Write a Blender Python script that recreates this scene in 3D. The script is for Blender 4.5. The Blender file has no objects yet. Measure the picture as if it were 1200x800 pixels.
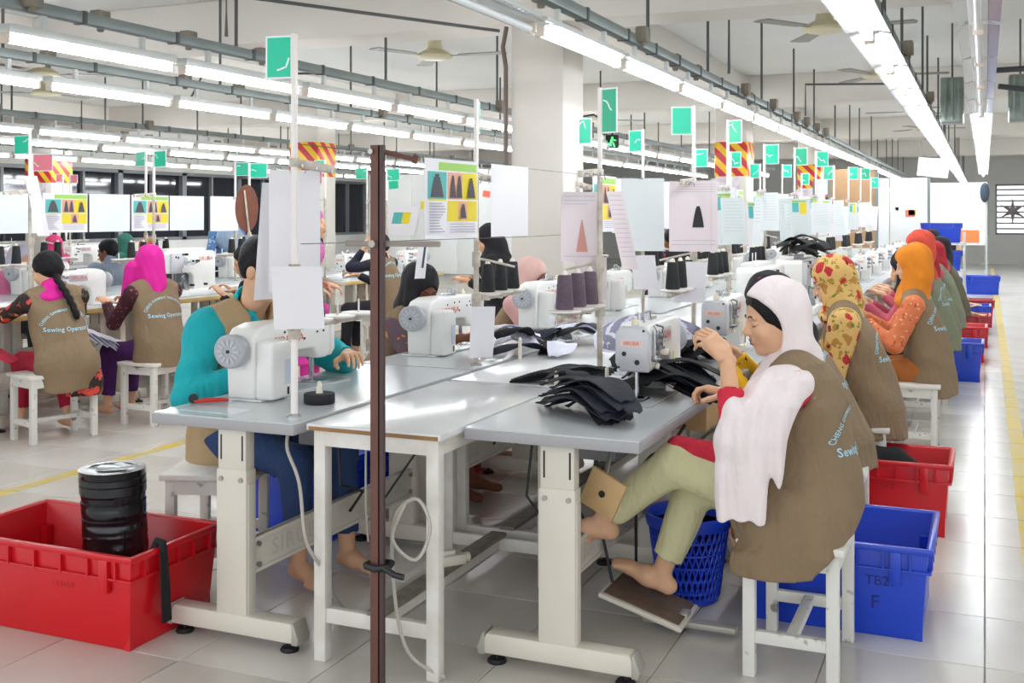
import bpy, bmesh, math, random
import numpy as np
from mathutils import Vector, Matrix, Euler
from mathutils.bvhtree import BVHTree
random.seed(7); np.random.seed(7)
PI = math.pi
scene = bpy.context.scene
C = scene.collection
# ---------------------------------------------------------------- camera
cd = bpy.data.cameras.new('camera'); cam = bpy.data.objects.new('camera', cd); C.objects.link(cam)
cd.sensor_width = 36; cd.lens = 39.0; cd.shift_y = -148/1200; cd.clip_start = .05; cd.clip_end = 300
YAW = math.atan(554/1300)
cam.location = (0, 0, 1.5); cam.rotation_euler = (PI/2, 0, YAW)
scene.camera = cam
# ---------------------------------------------------------------- world and exposure
w = bpy.data.worlds.new('world'); scene.world = w; w.use_nodes = True
w.node_tree.nodes['Background'].inputs[0].default_value = (.90, .95, 1, 1)
w.node_tree.nodes['Background'].inputs[1].default_value = 1.15
vs = scene.view_settings
vs.view_transform = 'Standard'; vs.look = 'None'; vs.gamma = 1; vs.use_curve_mapping = False
vs.exposure = 0.88
TUBE = 25.0          # emission of the fluorescent tubes
# ---------------------------------------------------------------- materials
def lin(c):
    if isinstance(c, str):
        c = c.lstrip('#'); c = [int(c[i:i+2], 16)/255 for i in (0, 2, 4)]
    return tuple(x/12.92 if x <= .04045 else ((x+.055)/1.055)**2.4 for x in c)
MATS = {}
def M(name, col='#cccccc', rough=.5, metal=0, var=0, vscale=6, bump=0, bscale=60, spec=.5, emit=0, col2=None, trans=0, alpha=1, weave=0):
    if name in MATS: return MATS[name]
    m = bpy.data.materials.new(name); m.use_nodes = True; MATS[name] = m
    nt = m.node_tree; b = nt.nodes['Principled BSDF']; L = nt.links.new
    c = lin(col)
    b.inputs['Base Color'].default_value = (*c, 1); b.inputs['Roughness'].default_value = rough
    b.inputs['Metallic'].default_value = metal; b.inputs['Specular IOR Level'].default_value = spec
    if trans: b.inputs['Transmission Weight'].default_value = trans
    if alpha < 1: b.inputs['Alpha'].default_value = alpha
    if emit:
        b.inputs['Emission Color'].default_value = (*c, 1); b.inputs['Emission Strength'].default_value = emit
    m.diffuse_color = (*c, 1)
    if var or col2 or bump:
        tc = nt.nodes.new('ShaderNodeTexCoord')
    if var or col2:
        n = nt.nodes.new('ShaderNodeTexNoise'); n.inputs['Scale'].default_value = vscale; n.inputs['Detail'].default_value = 5
        L(tc.outputs['Object'], n.inputs['Vector'])
        r = nt.nodes.new('ShaderNodeValToRGB'); L(n.outputs['Fac'], r.inputs['Fac'])
        c2 = lin(col2) if col2 else tuple(max(0, x*(1-var)) for x in c)
        r.color_ramp.elements[0].position = .35; r.color_ramp.elements[1].position = .65
        r.color_ramp.elements[0].color = (*c2, 1); r.color_ramp.elements[1].color = (*c, 1)
        L(r.outputs['Color'], b.inputs['Base Color'])
    if bump:
        n2 = nt.nodes.new('ShaderNodeTexNoise'); n2.inputs['Scale'].default_value = bscale; n2.inputs['Detail'].default_value = 4
        L(tc.outputs['Object'], n2.inputs['Vector'])
        bp = nt.nodes.new('ShaderNodeBump'); bp.inputs['Strength'].default_value = bump; bp.inputs['Distance'].default_value = .01
        L(n2.outputs['Fac'], bp.inputs['Height']); L(bp.outputs['Normal'], b.inputs['Normal'])
    return m
def floral(name, base, spots, scale=14, rough=.8):
    """printed cloth: blotches of several colours on a ground colour"""
    if name in MATS: return MATS[name]
    m = M(name, base, rough, bump=.25, bscale=25); nt = m.node_tree; L = nt.links.new; b = nt.nodes['Principled BSDF']
    tc = [n for n in nt.nodes if n.type == 'TEX_COORD'][0]; prev = None
    for k, (col, thr, sc) in enumerate(spots):
        mp = nt.nodes.new('ShaderNodeMapping'); mp.inputs['Location'].default_value = (k*3.7, k*1.9, k*5.3); L(tc.outputs['Object'], mp.inputs['Vector'])
        ns = nt.nodes.new('ShaderNodeTexNoise'); ns.inputs['Scale'].default_value = scale*sc*1.3; L(mp.outputs['Vector'], ns.inputs['Vector'])
        mx0 = nt.nodes.new('ShaderNodeMix'); mx0.data_type = 'VECTOR'; mx0.inputs[0].default_value = .06
        L(mp.outputs['Vector'], mx0.inputs[4]); L(ns.outputs['Color'], mx0.inputs[5])
        v = nt.nodes.new('ShaderNodeTexVoronoi'); v.inputs['Scale'].default_value = scale*sc; L(mx0.outputs[1], v.inputs['Vector'])
        lt = nt.nodes.new('ShaderNodeMath'); lt.operation = 'LESS_THAN'; lt.inputs[1].default_value = thr; L(v.outputs['Distance'], lt.inputs[0])
        mx = nt.nodes.new('ShaderNodeMix'); mx.data_type = 'RGBA'; L(lt.outputs[0], mx.inputs[0])
        if prev is None: mx.inputs[6].default_value = (*lin(base), 1)
        else: L(prev, mx.inputs[6])
        mx.inputs[7].default_value = (*lin(col), 1); prev = mx.outputs[2]
    L(prev, b.inputs['Base Color'])
    return m
# ---------------------------------------------------------------- mesh builder
def frame_for(d):
    d = Vector(d).normalized(); a = Vector((0, 0, 1)) if abs(d.z) < .9 else Vector((1, 0, 0))
    x = d.cross(a).normalized(); return x, d.cross(x).normalized()
class MB:
    def __init__(s): s.v = []; s.f = []; s.m = []; s.mi = 0
    def add(s, V, F, mi=None):
        o = len(s.v); s.v += [tuple(p) for p in V]; s.f += [tuple(i+o for i in f) for f in F]
        s.m += [s.mi if mi is None else mi]*len(F); return s
    def box(s, c, d, rot=None, mi=None):
        x, y, z = d[0]/2, d[1]/2, d[2]/2
        V = [Vector((sx*x, sy*y, sz*z)) for sx in (-1, 1) for sy in (-1, 1) for sz in (-1, 1)]
        if rot is not None:
            R = Euler((0, 0, rot)).to_matrix() if isinstance(rot, (int, float)) else (rot if isinstance(rot, Matrix) else Euler(rot).to_matrix())
            V = [R @ p for p in V]
        c = Vector(c); V = [p+c for p in V]
        return s.add(V, [(0, 1, 3, 2), (4, 6, 7, 5), (0, 4, 5, 1), (2, 3, 7, 6), (0, 2, 6, 4), (1, 5, 7, 3)], mi)
    def bb(s, a, b, mi=None):
        return s.box([(a[i]+b[i])/2 for i in range(3)], [abs(b[i]-a[i]) for i in range(3)], None, mi)
    def cyl(s, p0, p1, r0, r1=None, n=12, mi=None):
        p0, p1 = Vector(p0), Vector(p1); r1 = r0 if r1 is None else r1
        x, y = frame_for(p1-p0); V = []
        for p, r in ((p0, r0), (p1, r1)):
            V += [p+(x*math.cos(2*PI*i/n)+y*math.sin(2*PI*i/n))*r for i in range(n)]
        F = [(i, (i+1) % n, n+(i+1) % n, n+i) for i in range(n)]+[tuple(range(n))[::-1], tuple(range(n, 2*n))]
        return s.add(V, F, mi)
    def tube(s, pts, r, n=8, mi=None):
        P = [Vector(p) for p in pts]; m = len(P); V = []; rr = r if isinstance(r, (list, tuple)) else [r]*m
        x = None
        for i, p in enumerate(P):
            t = (P[min(i+1, m-1)]-P[max(i-1, 0)]).normalized()
            if x is None: x, y = frame_for(t)
            else:
                x = (x-t*x.dot(t)).normalized(); y = t.cross(x)
            V += [p+(x*math.cos(2*PI*k/n)+y*math.sin(2*PI*k/n))*rr[i] for k in range(n)]
        F = [(i*n+k, i*n+(k+1) % n, (i+1)*n+(k+1) % n, (i+1)*n+k) for i in range(m-1) for k in range(n)]
        F += [tuple(range(n))[::-1], tuple(range((m-1)*n, m*n))]
        return s.add(V, F, mi)
    def prism(s, poly, ax, a0, a1, mi=None):
        n = len(poly)
        def pt(p, a): return {'x': (a, p[0], p[1]), 'y': (p[0], a, p[1]), 'z': (p[0], p[1], a)}[ax]
        V = [pt(p, a0) for p in poly]+[pt(p, a1) for p in poly]
        F = [(i, (i+1) % n, n+(i+1) % n, n+i) for i in range(n)]+[tuple(range(n))[::-1], tuple(range(n, 2*n))]
        return s.add(V, F, mi)
    def lathe(s, prof, c=(0, 0, 0), n=20, axis='z', mi=None):
        V = []; k = len(prof); c = Vector(c)
        for r, z in prof:
            for i in range(n):
                a = 2*PI*i/n; q = (r*math.cos(a), r*math.sin(a), z)
                if axis == 'x': q = (z, q[0], q[1])
                elif axis == 'y': q = (q[0], z, q[1])
                V.append(Vector(q)+c)
        F = [(j*n+i, j*n+(i+1) % n, (j+1)*n+(i+1) % n, (j+1)*n+i) for j in range(k-1) for i in range(n)]
        F += [tuple(range(n))[::-1], tuple(range((k-1)*n, k*n))]
        return s.add(V, F, mi)
    def sph(s, c, r, nu=14, nv=8, mi=None):
        r = (r, r, r) if isinstance(r, (int, float)) else r; c = Vector(c); V = [c+Vector((0, 0, r[2]))]
        for j in range(1, nv):
            t = PI*j/nv
            V += [c+Vector((r[0]*math.sin(t)*math.cos(2*PI*i/nu), r[1]*math.sin(t)*math.sin(2*PI*i/nu), r[2]*math.cos(t))) for i in range(nu)]
        V.append(c-Vector((0, 0, r[2]))); F = []
        for i in range(nu): F.append((0, 1+i, 1+(i+1) % nu))
        for j in range(nv-2):
            F += [(1+j*nu+i, 1+(j+1)*nu+i, 1+(j+1)*nu+(i+1) % nu, 1+j*nu+(i+1) % nu) for i in range(nu)]
        o = 1+(nv-2)*nu; e = len(V)-1
        for i in range(nu): F.append((o+i, e, o+(i+1) % nu))
        return s.add(V, F, mi)
    def quad(s, a, b, c, d, mi=None): return s.add([a, b, c, d], [(0, 1, 2, 3)], mi)
    def xf(s, Mx):
        s.v = [tuple(Mx @ Vector(p)) for p in s.v]; return s
    def mesh(s, name, mats, bevel=0, seg=2, smooth=True, ang=38):
        me = bpy.data.meshes.new(name); me.from_pydata(s.v, [], s.f); 
        mats = mats if isinstance(mats, (list, tuple)) else [mats]
        for m in mats: me.materials.append(m)
        me.polygons.foreach_set('material_index', s.m)
        bm = bmesh.new(); bm.from_mesh(me)
        bmesh.ops.recalc_face_normals(bm, faces=bm.faces)
        A = math.radians(ang)
        if bevel:
            es = [e for e in bm.edges if len(e.link_faces) == 2 and e.calc_face_angle(0) > A]
            bmesh.ops.bevel(bm, geom=es, offset=bevel, segments=seg, affect='EDGES', clamp_overlap=True, profile=.5)
        if smooth:
            for f in bm.faces: f.smooth = True
            for e in bm.edges:
                if len(e.link_faces) != 2 or e.calc_face_angle(0) > A: e.smooth = False
        bm.to_mesh(me); bm.free(); me.update(); return me
    def build(s, name, mats, parent=None, loc=(0, 0, 0), rot=(0, 0, 0), **k):
        return link(name, s.mesh(name, mats, **k), parent, loc, rot)
def link(name, me, parent=None, loc=(0, 0, 0), rot=(0, 0, 0)):
    o = bpy.data.objects.new(name, me); C.objects.link(o); o.location = loc
    o.rotation_euler = (0, 0, rot) if isinstance(rot, (int, float)) else rot
    if parent: o.parent = parent
    return o
def tag(o, label, cat, group=None):
    o['label'] = label; o['category'] = cat
    if group: o['group'] = group
    return o
def struct(o):
    o['kind'] = 'structure'; return o
def thing(name, label, cat, loc=(0, 0, 0), rot=0, group=None):
    o = link(name, None, None, loc, rot); o.empty_display_size = .1
    return tag(o, label, cat, group)
def kids(o): return [c for c in bpy.data.objects if c.parent == o]
def dup(root, loc=None, rot=None, label=None, group=None, skip=()):
    tree = TREES.get(root.name)
    if tree is None:
        tree = TREES[root.name] = [(c, kids(c)) for c in kids(root)]
    r = root.copy(); C.objects.link(r)
    if loc is not None: r.location = loc
    if rot is not None: r.rotation_euler = (0, 0, rot) if isinstance(rot, (int, float)) else rot
    if label: r['label'] = label
    if group: r['group'] = group
    for c, gs in tree:
        if c.name.split('.')[0] in skip: continue
        cc = c.copy(); C.objects.link(cc); cc.parent = r
        for g in gs:
            gg = g.copy(); C.objects.link(gg); gg.parent = cc
    return r
TREES = {}
TXT = {}
def text_geo(body, size=1., spacing=1.0, bold=0.):
    """verts (x,y) centred and faces of a filled line of lettering"""
    key = (body, spacing, bold)
    if key not in TXT:
        cu = bpy.data.curves.new('t', 'FONT'); cu.body = body; cu.align_x = 'CENTER'; cu.align_y = 'CENTER'; cu.resolution_u = 2
        cu.space_character = spacing; cu.offset = bold
        o = bpy.data.objects.new('t', cu); C.objects.link(o)
        dg = bpy.context.evaluated_depsgraph_get(); dg.update()
        me = bpy.data.meshes.new_from_object(o.evaluated_get(dg))
        TXT[key] = ([(v.co.x, v.co.y) for v in me.vertices], [tuple(p.vertices) for p in me.polygons])
        bpy.data.objects.remove(o); bpy.data.curves.remove(cu); bpy.data.meshes.remove(me)
    V, F = TXT[key]
    return [(x*size, y*size) for x, y in V], F
def lettering(mb, body, size, fn, mi=None, spacing=1.0):
    """put lettering into a builder; fn maps (x,y) -> 3-D"""
    V, F = text_geo(body, size, spacing); mb.add([fn(x, y) for x, y in V], F, mi)
# ================================================================ the setting
m_tile = M('floor_tile', '#d8d4cd', .22, var=.10, vscale=1.3, bump=.02, bscale=30, col2='#cbc4ba')
m_grout = M('floor_grout', '#a39c93', .8, var=.2)
m_ceil = M('ceiling_paint', '#dededa', .9, var=.05, vscale=.7)
m_beam = M('beam_paint', '#ddd8d0', .9, var=.05, vscale=.8)
m_col = M('column_paint', '#d6d0c7', .7, var=.08, vscale=1.5)
m_wall = M('wall_paint', '#e6e6e2', .85, var=.04, vscale=1)
m_dark = M('dark_void', '#23252b', .6)
m_glassdark = M('dark_glass', '#20242e', .06, spec=.8)
m_frame = M('window_frame', '#8d9094', .4, metal=.3)
m_yellow = M('yellow_floor_paint', '#d8b93c', .5, col2='#c9b987', vscale=5)
T = .5
floor = struct(MB().bb((-16.5, -2, -.12), (5, 37, -.004)).build('floor', m_grout))
tm = MB().box((0, 0, -.005), (T-.004, T-.004, .01)).mesh('tile', m_tile, bevel=.0015, seg=1)
YL = []      # tile list, nearest first
for i in range(-33, 10):
    for j in range(2, 74):
        x, y = (i+.5)*T, (j+.5)*T
        d = .392*-x+.92*y; u = 600+1300*(x*.92+y*.392)/max(d, .1)
        if y < 37 and x < 5 and d > 1.5 and -90 < u < 1290 and d < 37: YL.append((d, x, y))
YL.sort()
for d, x, y in YL[:300]: link('tile', tm, floor, (x, y, 0))
far = MB()
done = {(round(x, 2), round(y, 2)) for d, x, y in YL[:300]}
for i in range(-33, 10):
    for j in range(-4, 74):
        x, y = (i+.5)*T, (j+.5)*T
        if (round(x, 2), round(y, 2)) not in done:
            far.quad(*[(x+a*(T-.004)/2, y+b*(T-.004)/2, 0) for a, b in ((-1, -1), (1, -1), (1, 1), (-1, 1))])
o = far.build('tile_field', m_tile, floor, smooth=False); o['kind'] = 'stuff'
# painted yellow lines
for k, (x0, x1, ya, yb) in enumerate(((.15, .24, 3, 34), (-4.92, -4.83, 2, 7.6))):
    mb = MB(); y = ya
    while y < yb:
        mb.bb((x0, y, -.001), (x1, min(y+T-.006, yb), .0012)); y += T
    struct(mb.build('trim_%d' % (k+1), m_yellow))
# ceiling: slab, cross beams, long beams
ceiling = struct(MB().bb((-16.5, -2, 3.3), (5, 37, 3.5)).build('ceiling', m_ceil))
for y in (.9, 7.6, 14.4, 21.4, 28.4):
    MB().bb((-16.5, y, 2.92), (5, y+.45, 3.3)).build('cross_beam', m_beam, ceiling, bevel=.01)
for x in (-3.25, -8.42, -13.87):
    MB().bb((x, -2, 3.02), (x+.42, 37, 3.3)).build('long_beam', m_beam, ceiling, bevel=.01)
# walls
struct(MB().bb((-16.7, -2, 0), (-16.5, 37, .95)).bb((-16.7, -2, 2.45), (-16.5, 37, 3.5)).bb((-16.7, -2, .9), (-16.5, 8, 2.5)).bb((-16.7, 30, .9), (-16.5, 37, 2.5)).build('wall_left', m_wall))
n = 1
for k in range(11):
    y0 = 8+2*k
    wn = struct(MB().bb((-16.66, y0, .95), (-16.5, y0+.07, 2.45)).bb((-16.66, y0+1.93, .95), (-16.5, y0+2, 2.45)).bb((-16.66, y0, .95), (-16.5, y0+2, 1.02)).bb((-16.66, y0, 2.38), (-16.5, y0+2, 2.45)).bb((-16.64, y0+.97, .95), (-16.52, y0+1.03, 2.45)).build('window_%d' % n, m_frame)); n += 1
    for s in (0, 1):
        MB().bb((-16.62, y0+.07+s*.96, 1.0), (-16.6, y0+.97+s*.96, 2.4)).build('pane', m_glassdark, wn)
struct(MB().bb((5, -2, 0), (5.2, 37, .95)).bb((5, -2, 2.6), (5.2, 37, 3.5)).bb((5, 28, .95), (5.2, 37, 2.6))
       .bb((5, 5, .95), (5.2, 5.6, 2.6)).bb((5, 12, .95), (5.2, 12.6, 2.6)).bb((5, 20, .95), (5.2, 20.6, 2.6)).build('wall_right', m_wall))
# far wall with daylight windows (openings x -1.7..0.1 and .3..2.6)
struct(MB().bb((-16.7, 37, 0), (5.2, 37.2, .9)).bb((-16.7, 37, 2.45), (5.2, 37.2, 3.5)).bb((-16.7, 37, .9), (-1.75, 37.2, 2.45))
       .bb((.1, 37, .9), (.3, 37.2, 2.45)).bb((2.6, 37, .9), (5.2, 37.2, 2.45)).build('wall_far', m_wall))
m_pane = M('window_pane_glass', '#ffffff', .02, trans=1, alpha=.25)
m_grille = M('grille_iron', '#9a8f90', .5)
for (x0, x1) in ((-1.75, .1), (.3, 2.6)):
    wn = struct(MB().bb((x0, 37.02, .9), (x0+.05, 37.16, 2.45)).bb((x1-.05, 37.02, .9), (x1, 37.16, 2.45)).bb((x0, 37.02, .9), (x1, 37.16, .96)).bb((x0, 37.02, 2.39), (x1, 37.16, 2.45)).build('window_%d' % n, m_frame)); n += 1
    MB().bb((x0+.05, 37.1, .96), (x1-.05, 37.105, 2.39)).build('pane', m_pane, wn)
    if x0 > 0:
        for k in range(8):
            MB().bb((x0+.05, 37.0, 1.06+k*.17), (x1-.05, 37.03, 1.11+k*.17)).build('slat', m_grille, wn)
        st = MB()
        for k in range(6):
            a = k*PI/3+PI/6; st.prism([(0.78+.42*math.cos(a), 1.62+.42*math.sin(a)), (0.78+.12*math.cos(a+.5), 1.62+.12*math.sin(a+.5)), (0.78+.12*math.cos(a-.5), 1.62+.12*math.sin(a-.5))], 'y', 36.97, 37.0)
        st.cyl((0.78, 36.96, 1.62), (0.78, 37.0, 1.62), .13)
        st.build('star_ornament', m_grille, wn)
# chevron wrapped columns
def chevron_mat():
    m = M('chevron_wrap', '#e0b92e', .35); nt = m.node_tree; L = nt.links.new
    tc = nt.nodes.new('ShaderNodeTexCoord'); sp = nt.nodes.new('ShaderNodeSeparateXYZ'); L(tc.outputs['Object'], sp.inputs[0])
    ad = nt.nodes.new('ShaderNodeMath'); ad.operation = 'ADD'; L(sp.outputs[0], ad.inputs[0]); L(sp.outputs[1], ad.inputs[1])
    a2 = nt.nodes.new('ShaderNodeMath'); a2.operation = 'ADD'; L(ad.outputs[0], a2.inputs[0]); L(sp.outputs[2], a2.inputs[1])
    mu = nt.nodes.new('ShaderNodeMath'); mu.operation = 'MULTIPLY'; mu.inputs[1].default_value = 4.6; L(a2.outputs[0], mu.inputs[0])
    fr = nt.nodes.new('ShaderNodeMath'); fr.operation = 'FRACT'; L(mu.outputs[0], fr.inputs[0])
    gt = nt.nodes.new('ShaderNodeMath'); gt.operation = 'GREATER_THAN'; gt.inputs[1].default_value = .5; L(fr.outputs[0], gt.inputs[0])
    mx = nt.nodes.new('ShaderNodeMix'); mx.data_type = 'RGBA'; L(gt.outputs[0], mx.inputs[0])
    mx.inputs[6].default_value = (*lin('#e3b62c'), 1); mx.inputs[7].default_value = (*lin('#c0303a'), 1)
    L(mx.outputs[2], nt.nodes['Principled BSDF'].inputs['Base Color']); return m
m_chev = chevron_mat(); m_grey_low = M('column_grey_band', '#c3c4c2', .6)
def column(x, y, wx, wy, chev, label):
    t = thing('concrete_column', label, 'column', (x, y, 0), group=None); t['kind'] = 'structure'
    MB().bb((-wx/2, -wy/2, 0), (wx/2, wy/2, 2.92)).build('shaft', m_col, t, bevel=.02)
    if chev:
        MB().bb((-wx/2-.006, -wy/2-.006, 2.0), (wx/2+.006, wy/2+.006, 2.46)).build('hazard_band', m_chev, t, bevel=.02)
        MB().bb((-wx/2-.05, -wy/2-.012, 1.6), (wx/2-.1, -wy/2-.006, 1.98)).build('notice_board', M('notice', '#b9a9b4', .5, col2='#e8e4ea', vscale=9), t)
    return t
column(-3.04, 7.825, .42, .45, False, 'plain cream concrete column beside the pink headscarf operator')
column(-3.04, 14.62, .42, .45, True, 'column with red and yellow hazard stripes in the first sewing line')
column(-3.04, 21.62, .42, .45, True, 'farthest column with hazard stripes near the partition boards')
column(-8.2, 12.5, .44, .44, True, 'hazard striped column between second and third sewing lines')
column(-13.65, 13.3, .55, .44, True, 'hazard striped column near the dark windows')
# dark pipe on the plain column
tag(MB().tube([(-3.28, 7.58, 2.6), (-3.28, 7.58, 1.4)], .018).tube([(-3.28, 7.58, 2.6), (-3.3, 7.57, 2.75), (-3.27, 7.57, 2.9)], .018).build('conduit_pipe', M('brown_conduit', '#6a5a50', .5)), 'brown conduit pipe running down the plain cream column', 'pipe')
# ---------------------------------------------------------------- overhead: trunking and light fittings
m_trunk = M('trunking_steel', '#7f8886', .45, metal=.35, var=.15, vscale=3)
m_trunkd = M('trunking_dark', '#4b5050', .5)
m_fit = M('fitting_white', '#c9ccc9', .35, metal=.15)
m_refl = M('reflector', '#b7bcbc', .25, metal=.5)
m_hold = M('tube_holder', '#d8cbbd', .5)
m_tube = M('tube_lit', '#f6faff', .3, emit=TUBE)
m_tubeoff = M('tube_unlit', '#d9dcdd', .2)
def make_fitting(name, label, group, lit):
    t = thing(name, label, 'light fitting', group=group)
    MB().bb((-.045, 0, .03), (.045, 1.22, .075)).build('housing', m_fit, t, bevel=.006)
    for y in (.25, .97): MB().bb((-.012, y-.015, .07), (.012, y+.015, .151)).build('hanger', m_fit, t)
    MB().prism([(-.045, .035), (-.10, .022), (-.10, .026), (-.045, .045)], 'y', 0, 1.22).prism([(.045, .035), (.10, .022), (.10, .026), (.045, .045)], 'y', 0, 1.22).build('reflector', m_refl, t)
    MB().cyl((0, .03, .0), (0, 1.19, .0), .017, n=10).build('tube', m_tube if lit else m_tubeoff, t)
    for y in (.012, 1.208): MB().box((0, y, .01), (.05, .022, .06)).build('tube_holder', m_hold, t, bevel=.006)
    return t
fit_on = make_fitting('fluorescent_light', 'lit fluorescent batten hanging under overhead trunking', 'lit fluorescent battens', True)
fit_off = make_fitting('fluorescent_light', 'unlit fluorescent batten hanging under overhead trunking', 'unlit fluorescent battens', False)
m_rod = M('hanger_rod', '#4f5250', .5)
m_sock = M('socket_box', '#8d8271', .6, col2='#6b6a62', vscale=8)
first = {True: fit_on, False: fit_off}
rows = [(-.52, 2.36, 3.1, 33, (), 'over the right-hand operators'), (-1.93, 2.36, 3.55, 33, (0,), 'over the middle of the first sewing line'),
        (-4.4, 2.36, 2.7, 24, (), 'over the aisle left of the first sewing line'), (-5.86, 2.37, 4.4, 24, (), 'over the second sewing line'),
        (-9.3, 2.38, 7.6, 24, (), 'over the aisle beyond the second line'), (-10.6, 2.36, 8.6, 24, (), 'over the third sewing line'), (-13.1, 2.36, 10.8, 24, (), 'near the dark windows'),
        (-.03, 2.42, 3.4, 27, (0, 1, 2, 3, 4, 5), 'over the walking aisle')]
rod_m = MB().cyl((0, 0, 0), (0, 0, 1), .011, n=6).mesh('hanger_rod', m_rod)
sock_m = MB().box((0, 0, 0), (.07, .09, .09)).cyl((0, 0, -.04), (0, 0, -.07), .02).mesh('socket', m_sock, bevel=.008)
clip_m = MB().box((0, 0, 0), (.075, .03, .07)).mesh('clip', m_trunkd, bevel=.004)
for ri, (x, z, y0, y1, off, where) in enumerate(rows):
    tz = z+.15; tx = x+.01
    trunk = thing('cable_trunking', 'long grey cable trunking with hanger rods '+where, 'trunking', (tx, y0-1.2, tz), group=None)
    MB().bb((-.03, 0, 0), (.03, y1-y0+2.6, .06)).build('channel', m_trunk, trunk, bevel=.004)
    random.seed(ri*11+3)
    y = .5
    while y < y1-y0:
        r_ = link('hanger_rod', rod_m, trunk, (random.choice((-.02, .02)), y, .06)); r_.scale = (1, 1, 3.3-tz-.06)
        y += random.uniform(1.6, 2.2)
    y = .2
    while y < 13:
        link('clip', clip_m, trunk, (0, y, .03)); 
        if random.random() < .55: link('socket', sock_m, trunk, (random.choice((-.055, .055)), y+.2, .06))
        y += random.uniform(.55, .9)
    y = y0; k = 0
    while y < y1:
        lit = k not in off
        f0 = first[lit]
        lb = ('lit' if lit else 'unlit')+' fluorescent batten hanging '+where
        if f0 is not None: f0.location = (x, y, z); first[lit] = None; f0['label'] = lb; f0['group'] = lb+' row'
        else: dup(fit_on if lit else fit_off, (x, y, z), None, lb, lb+' row', () if ri in (0, 1, 7) else ('reflector',))
        y += 1.3; k += 1
# L shaped conduit rods coming off the ceiling beams
def conduit(pts, label):
    return tag(MB().tube(pts, .012, 6).build('conduit_rod', m_rod), label, 'conduit')
conduit([(-4.3, 5.6, 2.60), (-4.3, 5.6, 2.86), (-3.3, 7.5, 2.86)], 'bent steel conduit rod running to the plain column')
conduit([(-4.3, 4.2, 2.60), (-4.3, 4.2, 2.8), (-5.3, 4.2, 2.8)], 'bent steel conduit rod above left aisle trunking')
conduit([(-1.83, 8.6, 2.60), (-1.83, 8.6, 3.05), (-1.2, 8.7, 3.08)], 'bent steel conduit rod reaching the nearest ceiling fan')
conduit([(-1.83, 12.6, 2.60), (-1.83, 12.6, 2.95), (-1.0, 12.9, 2.95)], 'bent steel conduit rod reaching a farther ceiling fan')
conduit([(-5.8, 9.0, 2.60), (-5.8, 9.0, 2.85), (-7.2, 9.0, 2.9), (-7.4, 9.0, 2.6)], 'black bent cable conduit over second sewing line')
# ceiling fans
m_fan = M('fan_cream', '#cfc6a2', .4); m_blade = M('fan_blade', '#8f8d84', .5)
def fan(x, y, z, a, label):
    t = thing('ceiling_fan', label, 'ceiling fan', (x, y, z), a, 'ceiling fans')
    MB().lathe([(.0, .16), (.035, .16), (.06, .14), (.07, .06), (.13, .03), (.165, .0), (.16, -.02), (.1, -.035), (0, -.038)], n=24).build('motor', m_fan, t)
    MB().cyl((0, 0, .15), (0, 0, 3.3-z), .012).lathe([(.012, 3.3-z-.1), (.06, 3.3-z-.02), (.06, 3.3-z)], n=14).build('down_rod', m_fan, t)
    for k in range(3):
        b = MB().bb((.13, -.02, -.006), (.26, .02, 0)).prism([(.24, -.055), (.66, -.075), (.68, 0), (.66, .075), (.24, .055)], 'z', -.004, .004)
        b.xf(Matrix.Rotation(2*PI*k/3, 4, 'Z')).build('blade', m_blade, t)
fan(-4.55, 8.9, 2.93, .1, 'cream ceiling fan left of the plain column')
fan(-1.13, 8.75, 2.93, 2.0, 'cream ceiling fan beside the lit batten row, by the first beam')
fan(-1.0, 11.9, 2.93, 2.2, 'second cream ceiling fan along the lit batten row')
fan(-.9, 16.6, 2.96, 1.0, 'cream ceiling fan hanging behind the second cross beam')
fan(-.95, 19.5, 2.93, 2.3, 'far cream ceiling fan over the end of the line')
fan(-5.2, 15.5, 2.9, .6, 'cream ceiling fan near the green exit sign')
fan(-8.6, 8.3, 2.9, .6, 'cream ceiling fan over the second sewing line')
fan(-9.9, 9.6, 2.9, 1.6, 'cream ceiling fan beyond the second sewing line')
fan(-4.15, 4.15, 3.02, 1.6, 'cream ceiling fan close above the left aisle trunking')
# green exit sign
t = thing('exit_sign', 'small black exit sign with green running figure', 'sign', (-4.3, 13.3, 2.42))
MB().box((0, 0, 0), (.16, .05, .17)).build('case', M('black_plastic', '#17191a', .5), t, bevel=.006)
mg = M('exit_green', '#35d060', .4, emit=1.2)
MB().sph((.01, -.027, .05), (.014, .004, .014)).box((0, -.027, .01), (.03, .004, .06), (0, .4, 0)).box((-.03, -.027, -.03), (.06, .004, .016), (0, .5, 0)).box((.03, -.027, -.04), (.016, .004, .06), (0, -.4, 0)).box((.035, -.027, .02), (.05, .004, .014), (0, .3, 0)).build('figure', mg, t)
MB().tube([(0, 0, .08), (0, .0, .2), (-.25, 0, .35), (-.6, .0, .3)], .012).build('cable', m_dark, t)
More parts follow.
